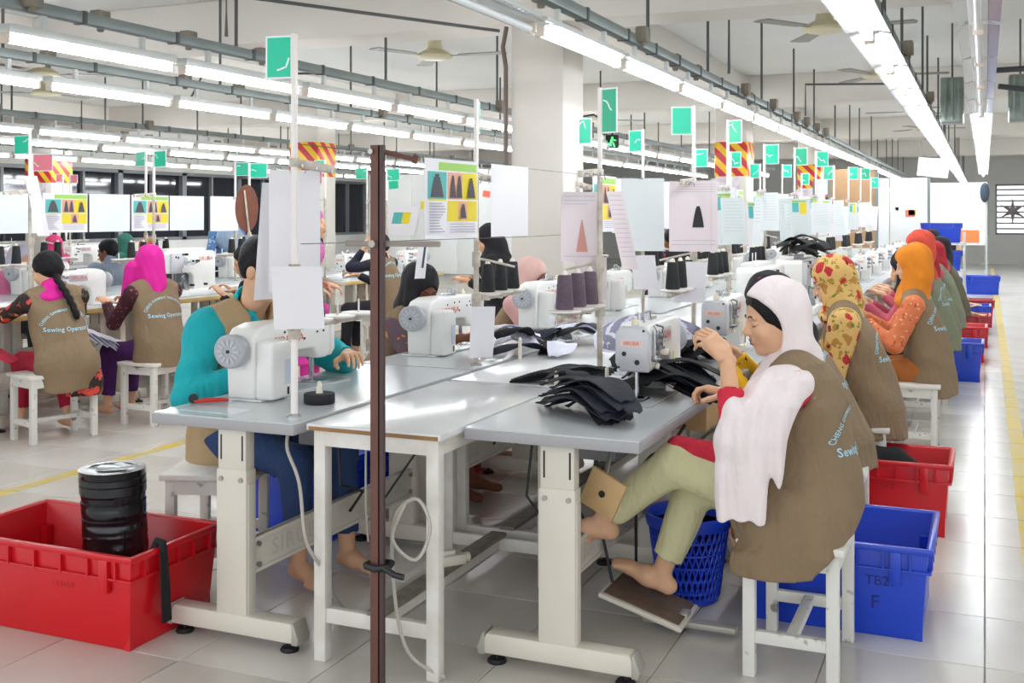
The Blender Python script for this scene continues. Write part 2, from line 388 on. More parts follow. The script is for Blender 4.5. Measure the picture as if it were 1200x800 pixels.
# air boxes and cables near the aisle trunking, hanging paper sign
mdz = M('duct_zinc', '#8e9a92', .4, metal=.4, var=.2, vscale=8)
for k, (x, y) in enumerate(((-.28, 11.2), (.3, 11.2))):
    t = thing('control_box', ('grey-green louvred control box left of the aisle trunking', 'grey-green louvred control box right of the aisle trunking')[k], 'box', (x, y, 2.45))
    MB().box((0, 0, .12), (.2, .3, .42)).build('body', mdz, t, bevel=.015)
    for q in range(3): MB().box((-.06+.06*q, -.155, .12), (.03, .02, .38)).build('louvre', mdz, t, bevel=.005)
    MB().cyl((0, 0, .33), (0, 0, .85), .01, n=6).build('hanger_rod', m_rod, t)
for k, pts in enumerate(([(.05, 9.2, 2.6), (.5, 9.3, 2.62), (.62, 9.6, 2.75), (.66, 10.5, 3.2)], [(.1, 9.4, 2.5), (.45, 9.5, 2.45), (.62, 9.8, 2.7), (.7, 11, 3.28)], [(.5, 13, 3.3), (.52, 13, 2.9), (.5, 13, 2.5)])):
    tag(MB().tube(pts, .022, 8).build('power_cable', M('cable_dark', '#3f4346', .5)), ('thick dark cable drooping from aisle trunking to ceiling', 'second dark cable looping under the first one by the aisle', 'dark vertical cable hanging down from the ceiling slab')[k], 'cable')
t = thing('hanging_sign', 'white paper sign hanging at the far end of the lit batten row', 'sign', (-.62, 15.5, 2.02))
MB().box((0, 0, .1), (.38, .012, .24), (0, .12, 0)).build('board', M('paper_white', '#e8ebee', .6), t)
mb = MB(); lettering(mb, 'LINE-7', .09, lambda a, b: (a*1.0, -.009, .1+b-.12*a)); mb.build('lettering', M('pale_blue_ink', '#9fb4c8', .6), t)
MB().tube([(-.15, 0, .2), (-.15, 0, .46)], .004, 5).tube([(.15, 0, .2), (.15, 0, .46)], .004, 5).build('string', m_rod, t)
# ================================================================ furniture and machines
m_lam = M('table_laminate', '#cdd2d4', .18, var=.05, vscale=2)
m_edge = M('table_edge', '#a6a4a6', .45)
m_leg = M('stand_paint', '#ded6c8', .42, var=.06, vscale=4)
m_legd = M('stand_endcap', '#b3afa4', .4, metal=.3)
m_blk = M('black_rubber', '#1c1c1e', .5)
m_bolt = M('bolt_steel', '#a8a49c', .3, metal=.8)
m_wht = M('white_wood', '#e6e2dc', .5, col2='#d8d2c8', vscale=10)
m_worn = M('worn_wood', '#dedbd4', .6, col2='#8d8880', vscale=18)
m_worn.node_tree.nodes['Color Ramp'].color_ramp.elements[0].position = .28
m_worn.node_tree.nodes['Color Ramp'].color_ramp.elements[1].position = .38
m_brown = M('raw_board', '#a37b50', .7, var=.3, vscale=12)
m_ply = M('plywood', '#c9a574', .6, var=.12, vscale=7)
SEAT = .45; TOP = .80
def make_table(L, label, detail=True, cat='table', edge=None, inset=.10):
    """sewing table, long side along x, operator on the -y side"""
    t = thing('sewing_table', label, cat); D = .60
    MB().bb((-L/2, -D/2, TOP-.04), (L/2, D/2, TOP-.004)).build('edge_band', edge or m_edge, t, bevel=.004)
    MB().bb((-L/2+.003, -D/2+.003, TOP-.006), (L/2-.003, D/2-.003, TOP)).build('tabletop', m_lam, t)
    for s in (-1, 1):
        x = s*(L/2-inset)
        col = MB().bb((x-.03, -.065, .09), (x+.03, .065, .61)).build('leg', m_leg, t, bevel=.008)
        up = MB().bb((x-.026, -.06, .58), (x+.026, .06, TOP-.04)).build('upper_leg', m_leg, col, bevel=.006)
        if detail:
            for q in (-1, 1):
                MB().bb((x-.0275, q*.045-.004, .64), (x+.0275, q*.045+.004, .73)).build('slot', m_dark, col, bevel=.003)
                MB().cyl((x-.036, q*.042, .575), (x+.036, q*.042, .575), .009, n=10).build('bolt', m_bolt, col)
            MB().bb((x-.02, -.068, .1), (x+.02, .068, .56)).build('ridge', m_leg, col, bevel=.003)
        ft = MB().prism([(-.27, .055), (-.25, .105), (.25, .105), (.275, .055), (.27, .035), (-.26, .035)], 'x', x-.035, x+.035).build('foot_bar', m_leg, t, bevel=.008)
        for q in (-1, 1):
            MB().prism([(q*.255, .033), (q*.257, .108), (q*.262, .108), (q*.283, .055), (q*.278, .033)], 'x', x-.038, x+.038).build('end_cap', m_legd, ft, bevel=.003)
            MB().cyl((x, q*.225, .012), (x, q*.225, .04), .008, n=8).lathe([(0, .0), (.032, .0), (.034, .006), (.028, .014), (0, .016)], (x, q*.225, 0), 14).build('rubber_foot', m_blk, ft)
    b = MB().bb((-L/2+inset, .035, .235), (L/2-inset, .055, .36)).bb((-L/2+inset, .028, .235), (L/2-inset, .062, .25)).bb((-L/2+inset, .028, .345), (L/2-inset, .062, .36)).build('cross_beam', m_leg, t, bevel=.004)
    if detail:
        for q in (-1, 1):
            for xx in (-.3, .3):
                mb = MB(); lettering(mb, 'SIRUBA', .085, lambda a, c: (xx-q*a*1.2, .045+q*(.0115), .297+c), spacing=1.15)
                mb.build('lettering', M('stand_emboss', '#cfc8bb', .4), b)
        for s in (-1, 1):
            for z in (.262, .335): MB().cyl((s*(L/2-inset-.05), .066, z), (s*(L/2-inset-.05), .0, z), .009, n=8).build('bolt', m_bolt, b)
        MB().bb((-.12, -.05, .60), (.16, .16, .74)).cyl((.16, .05, .67), (.2, .05, .67), .06, n=16).build('under_motor', M('motor_grey', '#77777a', .5), t, bevel=.01)
        if inset > .095: MB().bb((.30, -.285, .655), (.56, -.08, .755)).build('drawer', m_ply, t, bevel=.004)
        MB().tube([(.1, .1, .6), (.12, .12, .45), (.0, .15, .4), (-.05, .06, .3)], .006).tube([(-.3, .2, .75), (-.32, .22, .5), (-.25, .1, .3)], .005).build('cable', m_blk, t)
    return t
def machine_mats(): pass
m_mw = M('machine_white', '#e9e8e4', .28, var=.03)
m_mg = M('machine_grey', '#c3c4c8', .35, metal=.15)
m_wheel = M('wheel_grey', '#a9abb0', .4)
m_wheeld = M('wheel_slot', '#bcbec3', .5)
m_steel = M('bright_steel', '#b9bcc0', .22, metal=.9)
m_red = M('logo_red', '#d5574a', .5)
m_cream = M('cream_plastic', '#e4dccb', .4)
m_bed = M('machine_bed', '#c9cbcc', .25, metal=.3)
def make_machine(label, grey_face=True, cat='sewing machine'):
    """lockstitch machine: needle at origin, operator at -y, handwheel at +x, table top at z=0"""
    t = thing('sewing_machine', label, cat)
    MB().bb((-.13, -.09, 0), (.42, .10, .009)).build('bed', m_bed, t, bevel=.003)
    prof = [(.405, .004), (.412, .16), (.412, .25), (.385, .285), (.32, .30), (-.02, .292), (-.05, .275), (-.052, .135), (-.03, .115), (.03, .118), (.055, .165), (.20, .170), (.252, .148), (.27, .11), (.275, .004)]
    body = MB().prism(prof, 'y', -.062, .062).build('arm', m_mw, t, bevel=.014, seg=3)
    MB().prism([(.285, .006), (.285, .215), (.31, .24), (.40, .24), (.405, .22), (.405, .006)], 'y', .06, .135).build('motor_cover', m_mw, t, bevel=.012, seg=3)
    MB().bb((.30, .1355, .06), (.335, .1362, .16)).build('rating_label', M('label_pale', '#c8d2de', .4), t)
    MB().bb((.312, .1363, .02), (.322, .137, .05)).build('socket_slot', m_blk, t)
    wh = MB().lathe([(0, .412), (.03, .412), (.058, .418), (.067, .428), (.067, .452), (.060, .458), (.0, .460)], (0, -.012, .20), 32, 'x').build('handwheel', m_wheel, t)
    mb = MB()
    for k in range(12):
        a = 2*PI*k/12; mb.box((.4605, -.012+.036*math.cos(a), .20+.036*math.sin(a)), (.002, .026, .009), (a, 0, 0))
    mb.build('vent_slot', m_wheeld, wh)
    MB().cyl((.458, -.012, .20), (.463, -.012, .20), .007, n=10).build('wheel_screw', m_blk, wh)
    # back side holes and logo
    mb = MB()
    for x, z in ((.24, .255), (.17, .262), (.12, .262), (.12, .215), (.04, .235), (.01, .255), (.0, .235), (-.02, .27), (.17, .205)): mb.cyl((x, .061, z), (x, .0635, z), .0055, n=8)
    mb.build('screw_hole', m_blk, t)
    mb = MB(); lettering(mb, 'SIRUBA', .046, lambda a, c: (.215-a*1.25, .0636, .222+c)); mb.build('back_logo', m_red, t)
    # face plate at the needle end
    fp = MB().prism([(-.066, .118), (.05, .118), (.066, .15), (.066, .26), (.045, .288), (-.045, .288), (-.066, .26)], 'x', -.075, -.045).build('face_plate', m_mg if grey_face else m_mw, t, bevel=.010, seg=3)
    for y, z, r in ((.03, .185, .009), (-.02, .155, .010), (-.045, .272, .005), (.05, .135, .004)): MB().cyl((-.0765, y, z), (-.074, y, z), r, n=12).build('face_hole', m_blk, fp)
    MB().bb((-.0765, -.04, .212), (-.0755, .045, .236)).build('name_plate', M('plate_pink', '#e9c7bb', .4), fp)
    mb = MB(); lettering(mb, 'SIRUBA', .019, lambda a, c: (-.0772, .0025-a*1.0, .224+c)); mb.build('name_plate_lettering', m_red, fp)
    # operator side: plate with logo, tension cluster
    lp = MB().bb((.07, -.068, .208), (.235, -.058, .268)).build('logo_plate', m_mg, t, bevel=.008)
    mb = MB(); lettering(mb, 'SIRUBA', .042, lambda a, c: (.152+a*1.05, -.0692, .238+c)); mb.build('front_logo', m_red, lp)
    tn = MB()
    for x, z in ((-.005, .255), (.035, .245), (.015, .205), (-.02, .165)):
        tn.cyl((x, -.06, z), (x, -.088, z), .012, n=12); tn.cyl((x, -.088, z), (x, -.10, z), .006, n=8)
    tn.build('tension_discs', m_steel, t)
    MB().tube([(-.03, -.07, .29), (-.02, -.085, .26), (0, -.075, .22), (.02, -.08, .18), (-.01, -.075, .15), (-.02, -.07, .13)], .003, 5).tube([(.0, -.07, .29), (.03, -.09, .28), (.05, -.08, .25)], .004, 5).box((-.025, -.072, .22), (.008, .012, .10)).box((.045, -.075, .225), (.006, .02, .06)).build('thread_guides', m_steel, t)
    MB().cyl((.05, -.06, .185), (.05, -.10, .185), .013).box((.05, -.095, .185), (.03, .02, .022)).cyl((-.005, -.06, .14), (-.005, -.085, .135), .012).build('reverse_lever', m_cream, t, bevel=.003)
    # needle parts
    MB().cyl((0, 0, .03), (0, 0, .125), .0045, n=8).cyl((-.016, 0, .02), (-.016, 0, .125), .006, n=8).build('needle_bar', m_steel, t)
    MB().bb((-.022, -.03, .010), (.012, .03, .014)).bb((-.018, -.004, .014), (-.008, .004, .05)).prism([(-.03, .010), (-.03, .016), (-.045, .024), (-.047, .022)], 'x', -.02, .01).build('presser_foot', m_steel, t)
    MB().bb((-.07, -.04, .009), (.05, .04, .0105)).build('needle_plate', m_steel, t)
    # top: oil cap, thread post, bobbin winder
    MB().cyl((-.03, .0, .288), (-.03, .0, .308), .015).cyl((-.03, .0, .306), (-.03, .0, .322), .008).build('oil_cap', m_cream, t, bevel=.002)
    MB().cyl((.10, .02, .295), (.10, .02, .325), .011).box((.14, .0, .302), (.07, .05, .012)).tube([(.02, -.02, .295), (.02, -.02, .33), (.06, -.03, .335), (.07, -.03, .30)], .004, 6).build('bobbin_winder', m_steel, t)
    MB().bb((.277, -.0635, .08), (.292, -.062, .16)).build('yellow_sticker', M('yellow_sticker', '#d8cf2e', .5), t)
    MB().bb((.355, -.0645, .02), (.365, -.062, .12)).build('side_vent', m_blk, t)
    lt = MB().tube([(.27, -.07, .03), (.2, -.09, .05), (.12, -.10, .04)], .011).box((.11, -.10, .045), (.05, .03, .03)).build('work_light', m_cream, t, bevel=.003)
    return t
def make_pattern_machine(label):
    """wide bartack machine, operator at -y"""
    t = thing('bartack_machine', label, 'sewing machine')
    MB().bb((-.16, -.16, 0), (.46, .18, .055)).build('base', m_mw, t, bevel=.012)
    MB().prism([(-.16, .20), (-.16, .36), (-.13, .385), (.43, .385), (.46, .36), (.46, .05), (.16, .05), (.16, .17), (.12, .20)], 'y', -.07, .12).build('arm', m_mw, t, bevel=.012)
    MB().bb((-.155, -.10, .20), (.0, -.06, .37)).build('head_cover', m_mg, t, bevel=.01)
    MB().cyl((.02, -.07, .30), (.02, -.095, .30), .035, n=18).cyl((.02, -.095, .3), (.02, -.105, .3), .012).build('dial', m_wheeld, t)
    mb = MB()
    for x, z in ((-.11, .34), (-.08, .335), (.12, .30), (.19, .30), (.04, .36), (-.02, .36), (.12, .09), (.3, .09)): mb.cyl((x, -.103, z), (x, -.06, z), .010, n=8)
    mb.build('screw_hole', m_blk, t)
    MB().tube([(.11, -.09, .30), (.0, -.11, .29), (-.05, -.12, .25), (-.06, -.12, .2)], .006, 6).tube([(.22, -.08, .29), (.10, -.1, .27)], .005, 6).cyl((-.09, -.05, .055), (-.09, -.05, .21), .012).cyl((-.06, -.05, .06), (-.06, -.05, .21), .008).box((-.05, -.1, .12), (.02, .02, .16), (0, .5, 0)).box((-.02, -.12, .12), (.018, .03, .14), (0, -.5, 0)).build('lever_work', m_steel, t)
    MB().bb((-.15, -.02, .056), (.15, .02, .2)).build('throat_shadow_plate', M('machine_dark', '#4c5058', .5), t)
    mb = MB(); lettering(mb, 'SIRUBA', .05, lambda a, c: (.32+a*1.2, -.0715, .315+c)); mb.build('logo', m_red, t)
    MB().bb((-.1, .0, .386), (.4, .1, .41)).cyl((-.0, .05, .41), (-.0, .05, .47), .004, n=6).cyl((.1, .05, .41), (.1, .05, .47), .004, n=6).build('top_tray', m_mw, t, bevel=.004)
    return t
# ---------------------------------------------------------------- thread stand
m_pole = M('pole_white', '#ece5e0', .4)
m_polem = M('pole_worn', '#cfc6ba', .45, col2='#a79c8c', vscale=14)
m_green = M('flag_green', '#12c79e', .35)
m_green2 = M('flag_green_dark', '#25b489', .3)
m_flagb = M('flag_border', '#eef3f3', .4)
m_scr = M('flag_ink', '#f2fffb', .4)
def make_stand(label, pole_m, flag_rot, h=1.33, flag=(.10, .15), green=None, arm=True, seed=0, tray_z=.33, group=None):
    """thread stand with a flag card; tray arm runs towards -x"""
    rnd = random.Random(seed)
    t = thing('thread_stand', label, 'thread stand', group=group)
    MB().lathe([(0, 0), (.028, 0), (.028, .006), (.014, .012), (0, .013)], n=16).build('base_flange', m_steel, t)
    MB().cyl((0, 0, .01), (0, 0, .86), .0125, n=12).build('pole', pole_m, t)
    MB().box((0, 0, (.84+h)/2), (.022, .016, h-.84)).build('flag_post', m_pole, t, bevel=.002)
    if arm:
        a = MB().box((-.115, 0, .875), (.27, .022, .03), (0, -.06, 0)).build('guide_bar', m_polem, t, bevel=.003)
        for x in (-.03, -.12, -.22): MB().cyl((x, -.013, .875-x*-.06), (x, .013, .875-x*-.06), .007, n=8).tube([(x, -.012, .87), (x, -.03, .865), (x+.012, -.03, .85)], .002, 5).build('thread_eye', m_steel, a)
    MB().cyl((0, 0, .46), (0, 0, .53), .02, n=10).tube([(0, 0, .5), (-.02, .05, .49), (-.06, .17, .46)], .006, 6).build('clamp_rod', m_polem, t)
    MB().bb((-.50, -.012, tray_z-.03), (.03, .012, tray_z-.012)).cyl((0, 0, tray_z-.06), (0, 0, tray_z+.01), .022, n=12).build('tray_arm', m_polem, t, bevel=.003)
    for x in (-.13, -.28, -.43):
        MB().lathe([(0, tray_z-.012), (.05, tray_z-.012), (.066, tray_z-.005), (.066, tray_z), (0, tray_z)], (x, 0, 0), 20).cyl((x, 0, tray_z-.035), (x, 0, tray_z), .012).cyl((x, 0, tray_z), (x, 0, tray_z+.05), .004, n=6).build('cone_tray', m_pole, t)
    if flag:
        fw, fh = flag; R = Matrix.Translation((0, 0, h-fh/2-.005)) @ Matrix.Rotation(flag_rot, 4, 'Z')
        fl = MB().bb((.008, -.0015, -fh/2), (.008+fw, .0015, fh/2)).xf(R).build('flag', m_flagb, t)
        MB().bb((.014, -.002, -fh/2+.006), (.002+fw, .002, fh/2-.006)).xf(R).build('flag_face', green or m_green, fl)
        mb = MB()
        for s in (-1, 1):
            px, pz = .02, rnd.uniform(-.1, .3)*fh
            for k in range(4):
                nx_, nz_ = px+rnd.uniform(.004, .02), pz-rnd.uniform(-.012, .03)
                if nx_ > fw-.012: break
                a_ = math.atan2(nz_-pz, nx_-px); mb.box(((px+nx_)/2, s*.0022, (pz+nz_)/2), (math.hypot(nx_-px, nz_-pz)+.004, .0008, .006), (0, -a_, 0)); px, pz = nx_, nz_
        if seed != 1: mb.xf(R).build('flag_writing', m_scr, fl)
    return t
# thread cones
m_cone = {'black': M('thread_black', '#1e1e20', .75, bump=.4, bscale=120), 'purple': M('thread_purple', '#5d4b59', .6, var=.25, vscale=60, bump=.3, bscale=150), 'white': M('thread_white', '#e6e6e4', .7, bump=.3, bscale=120)}
def make_cone(col, label, group):
    t = thing('thread_cone', label, 'thread cone', group=group)
    MB().lathe([(0, .004), (.034, .004), (.036, .012), (.027, .132), (.022, .138), (0, .139)], n=20).build('thread', m_cone[col], t)
    MB().lathe([(.0, 0), (.030, 0), (.030, .005), (0, .005)], n=16).build('cone_base', m_cream, t)
    MB().lathe([(0, .138), (.013, .138), (.010, .150), (.004, .156), (0, .156)], n=14).build('cone_tip', m_cream, t)
    return t
# ---------------------------------------------------------------- stools
def make_stool(label, lx=.30, ly=.46, h=SEAT, mat=None, group=None):
    mt = mat or m_worn; t = thing('stool', label, 'stool', group=group)
    MB().bb((-lx/2-.02, -ly/2-.02, h-.025), (lx/2+.02, ly/2+.02, h)).build('seat', m_wht, t, bevel=.005)
    MB().bb((-lx/2+.01, -ly/2, h-.085), (lx/2-.01, -ly/2+.03, h-.025)).bb((-lx/2+.01, ly/2-.03, h-.085), (lx/2-.01, ly/2, h-.025)).bb((-lx/2, -ly/2, h-.085), (-lx/2+.03, ly/2, h-.025)).bb((lx/2-.03, -ly/2, h-.085), (lx/2, ly/2, h-.025)).build('apron', mt, t)
    for sx in (-1, 1):
        for sy in (-1, 1):
            MB().box((sx*(lx/2-.018), sy*(ly/2-.018), (h-.03)/2), (.04, .04, h-.03)).build('leg', mt, t, bevel=.004)
    for sy in (-1, 1): MB().bb((-lx/2+.03, sy*(ly/2-.018)-.014, .11), (lx/2-.03, sy*(ly/2-.018)+.014, .15)).build('stretcher', mt, t, bevel=.003)
    MB().bb((-.018, -ly/2+.03, .118), (.018, ly/2-.03, .148)).build('stretcher', mt, t, bevel=.003)
    return t
# ---------------------------------------------------------------- crates
def make_crate(label, colr, lx, ly, h, loc, rot=0, group=None, marks=None):
    mt = M('crate_'+colr, {'red': '#d0121f', 'blue': '#1f46c8', 'darkred': '#a8202a'}[colr], .28, var=.06, vscale=3)
    t = thing('plastic_crate', label, 'crate', loc, rot, group)
    a0, b0, a1, b1, w = lx/2-.025, ly/2-.025, lx/2, ly/2, .008
    V = [(-a0, -b0, 0), (a0, -b0, 0), (a0, b0, 0), (-a0, b0, 0), (-a1, -b1, h), (a1, -b1, h), (a1, b1, h), (-a1, b1, h)]
    V += [(-a1+w, -b1+w, h), (a1-w, -b1+w, h), (a1-w, b1-w, h), (-a1+w, b1-w, h), (-a0+w, -b0+w, w), (a0-w, -b0+w, w), (a0-w, b0-w, w), (-a0+w, b0-w, w)]
    F = [(i, (i+1) % 4, 4+(i+1) % 4, 4+i) for i in range(4)]+[(4+i, 4+(i+1) % 4, 8+(i+1) % 4, 8+i) for i in range(4)]+[(8+i, 8+(i+1) % 4, 12+(i+1) % 4, 12+i) for i in range(4)]+[(12, 13, 14, 15), (3, 2, 1, 0)]
    MB().add(V, F).build('shell', mt, t, bevel=.004)
    def ring(z0, z1, e):
        q = (z0+z1)/2/h; a, b = a0+(a1-a0)*q, b0+(b1-b0)*q
        return MB().bb((-a-e, -b-e, z0), (a+e, -b+.004, z1)).bb((-a-e, b-.004, z0), (a+e, b+e, z1)).bb((-a-e, -b, z0), (-a+.004, b, z1)).bb((a-.004, -b, z0), (a+e, b, z1))
    ring(h-.018, h+.004, .018).build('rim', mt, t, bevel=.004)
    ring(h*.74, h*.74+.008, .016).build('ledge', mt, t, bevel=.002)
    n = 7
    for s in (-1, 1):
        for k in range(n):
            x = -a1+.06+(lx-.12)*k/(n-1); MB().bb((x-.004, s*(b1-.003), h*.74), (x+.004, s*(b1+.012), h-.01)).build('rib', mt, t)
        for k in range(5):
            y = -b1+.06+(ly-.12)*k/4; MB().bb((s*(a1-.003), y-.004, h*.74), (s*(a1+.012), y+.004, h-.01)).build('rib', mt, t)
        for q in (-1, 1):
            MB().bb((q*(a1-.11)-.02, s*(b1-.006), h*.6), (q*(a1-.11)+.02, s*(b1+.016), h-.008)).build('hinge_lug', mt, t, bevel=.004)
            MB().prism([(q*(a0-.0), s*(b0-.03)), (q*(a0+.004), s*(b0+.004)), (q*(a0-.03), s*(b0)), (q*(a0-.03), s*(b0-.03))], 'z', .0, h*.74).build('corner_post', mt, t)
    if marks:
        for (txt, sz, x, z, side) in marks:
            mk = MB(); y = lambda zz: -(b0+(b1-b0)*zz/h)-.0012
            lettering(mk, txt, sz, lambda a, c: (x+a, y(z+c), z+c))
            mk.build('marker_writing', M('marker_'+colr, {'red': '#a3141c', 'blue': '#142a72', 'darkred': '#701018'}[colr], .6), t)
    return t
# ---------------------------------------------------------------- paper
m_paper = M('paper_sheet', '#e9e6ea', .65, var=.03, vscale=3); m_paperp = M('paper_pinkish', '#e6d9dc', .65, var=.05, vscale=4)
m_papert = M('paper_bluish', '#e4e9ea', .6, var=.05, vscale=4)
PR = {'g': M('print_green', '#9bcb5c', .5), 't': M('print_teal', '#54b5b0', .5), 'y': M('print_yellow', '#e6cf28', .5), 'o': M('print_peach', '#e0a78a', .5), 'k': M('print_dark', '#4d4a52', .6), 'l': M('print_line', '#a9a4b4', .6), 'b': M('print_black', '#202228', .6), 'p': M('print_pink', '#cf9488', .6)}
def sheet(name, label, w, h, loc, rot, mt=None, bow=.012, prints=(), group=None, tilt=0, skew=0):
    """hanging sheet in its local xz plane, top edge centre at origin, printed side faces -y"""
    nx, nz = 5, 5; V = []; F = []
    f = lambda x, z: (x+skew*z, bow*math.sin((x/w+.5)*PI)*(-z/h)+tilt*z, z)
    def grid(x0, x1, z0, z1, off, nx=nx, nz=nz):
        V = []
        for j in range(nz+1):
            for i in range(nx+1):
                x = x0+(x1-x0)*i/nx; z = z0+(z1-z0)*j/nz; p = f(x, z); V.append((p[0], p[1]+off, p[2]))
        return V, [(j*(nx+1)+i, j*(nx+1)+i+1, (j+1)*(nx+1)+i+1, (j+1)*(nx+1)+i) for j in range(nz) for i in range(nx)]
    Va, Fa = grid(-w/2, w/2, -h, 0, -.0005); Vb, Fb = grid(-w/2, w/2, -h, 0, .0005)
    mb = MB(); mb.add(Va, Fa); mb.add(Vb, [q[::-1] for q in Fb])
    mats = [mt or m_paper]; idx = {}
    for pi_, (k, x0, x1, z0, z1) in enumerate(prints):
        if k not in idx: idx[k] = len(mats); mats.append(PR[k])
        v, q = grid((x0-.5)*w, (x1-.5)*w, -z1*h, -z0*h, -.0011-.00022*pi_, 3, 2); mb.add(v, q, idx[k])
    return tag(mb.build(name, mats, None, loc, rot, smooth=True), label, 'paper', group)
def tri(k, pts): return (k, pts)
def taper(k, xc, w0, w1, z0, z1, n=7, p=1.): return [(k, xc-(w0+(w1-w0)*((i+.5)/n)**p)/2, xc+(w0+(w1-w0)*((i+.5)/n)**p)/2, z0+(z1-z0)*i/n, z0+(z1-z0)*(i+1)/n) for i in range(n)]
POSTER = [('g', .25, .98, .04, .14), ('t', .05, .40, .16, .50), ('o', .42, .70, .16, .50), ('y', .70, .98, .16, .50), ('y', .42, .98, .52, .78), ('o', .62, .80, .53, .76), ('y', .05, .40, .5, .52)] + taper('k', .22, .03, .24, .19, .48, p=.6)+taper('k', .51, .02, .11, .2, .48, p=.7)+taper('k', .63, .02, .10, .2, .48, p=.7)+taper('k', .85, .02, .15, .22, .48, p=.7)+taper('k', .70, .02, .10, .56, .74, p=.7) + \
    [('l', .05, .05+.3*(.8+.2*math.sin(k*7)), .55+k*.035, .555+k*.035+.008) for k in range(11)] + [('l', .43, .9, .81+k*.035, .82+k*.035) for k in range(4)]
# ================================================================ stations of the sewing lines
STEP_R, STEP_L = 1.36, 1.43
RX, LX, MX = -1.283, -2.43, -1.846
tab_r = make_table(1.34, 'near grey-edged sewing table with black cut pieces by the white-scarf operator')
tab_l = make_table(1.41, 'near sewing table under the machine of the man in turquoise shirt', inset=.09)
mac_a = make_machine('near sewing machine with grey face plate in front of the white-scarf operator')
mac_b = make_machine('white sewing machine with vented handwheel before the man in turquoise', grey_face=False)
mac_p = make_pattern_machine('wide white bartack machine beyond the floral-scarf operator')
mac_b.scale = (1.15, 1.05, .95)
def ry(i): return 3.31+STEP_R*i
def ly(j): return 3.13+STEP_L*j
names_r = ['white-scarf', 'black-and-pink-scarf', 'floral-scarf', 'orange-scarf']
names_l = ['turquoise-shirt', 'black-scarf', 'pink-scarf']
LINES = [(0, 'first', 11, 11), (-5.2, 'second', 6, 6), (-10.4, 'third', 6, 6)]
used = {}
def put(key, root, loc, rot, label, group):
    if key not in used:
        used[key] = 1; root.location = loc; root.rotation_euler = (0, 0, rot); root['label'] = label
        if group: root['group'] = group
        return root
    return dup(root, loc, rot, label, group)
def far_dup(root, loc, rot, label, group, skip): return dup(root, loc, rot, label, group, skip)
DET = ('drawer', 'slot', 'bolt', 'ridge', 'lettering', 'cable', 'under_motor')
MDET = ('screw_hole', 'rating_label', 'socket_slot', 'thread_guides', 'reverse_lever', 'yellow_sticker', 'side_vent', 'work_light', 'needle_plate')
mid_wood = M('table_mid_laminate', '#dcdddd', .2, var=.04)
def mid_table(x, y0, L, label, edge=True, group=None):
    t = thing('centre_table', label, 'table', (x, y0, 0), 0, group); W = .505
    MB().bb((-W/2, 0, TOP-.022), (W/2, L, TOP)).build('tabletop', mid_wood, t, bevel=.003)
    MB().bb((-W/2+.01, -.002, TOP-.021), (W/2-.01, .004, TOP-.008)).build('worn_edge', m_brown, t)
    MB().bb((-W/2+.02, .02, TOP-.075), (W/2-.02, .045, TOP-.022)).bb((-W/2+.02, L-.045, TOP-.075), (W/2-.02, L-.02, TOP-.022)).bb((-W/2+.02, .02, TOP-.075), (-W/2+.045, L-.02, TOP-.022)).bb((W/2-.045, .02, TOP-.075), (W/2-.02, L-.02, TOP-.022)).build('apron', m_wht, t)
    for sx in (-1, 1):
        for yy in (.04, L-.04): MB().box((sx*(W/2-.04), yy, (TOP-.02)/2), (.045, .045, TOP-.02)).build('leg', m_wht, t, bevel=.004)
    for yy in (.04, L-.04): MB().bb((-W/2+.05, yy-.015, .13), (W/2-.05, yy+.015, .18)).build('rail', m_wht, t, bevel=.003)
    MB().bb((-.02, .05, .135), (.02, L-.05, .175)).build('rail', m_wht, t, bevel=.003)
    MB().bb((-.03, .02, .18), (.035, L-.02, .195)).build('shelf_strip', M('weathered_plank', '#8d857a', .7, var=.3, vscale=15), t)
    return t
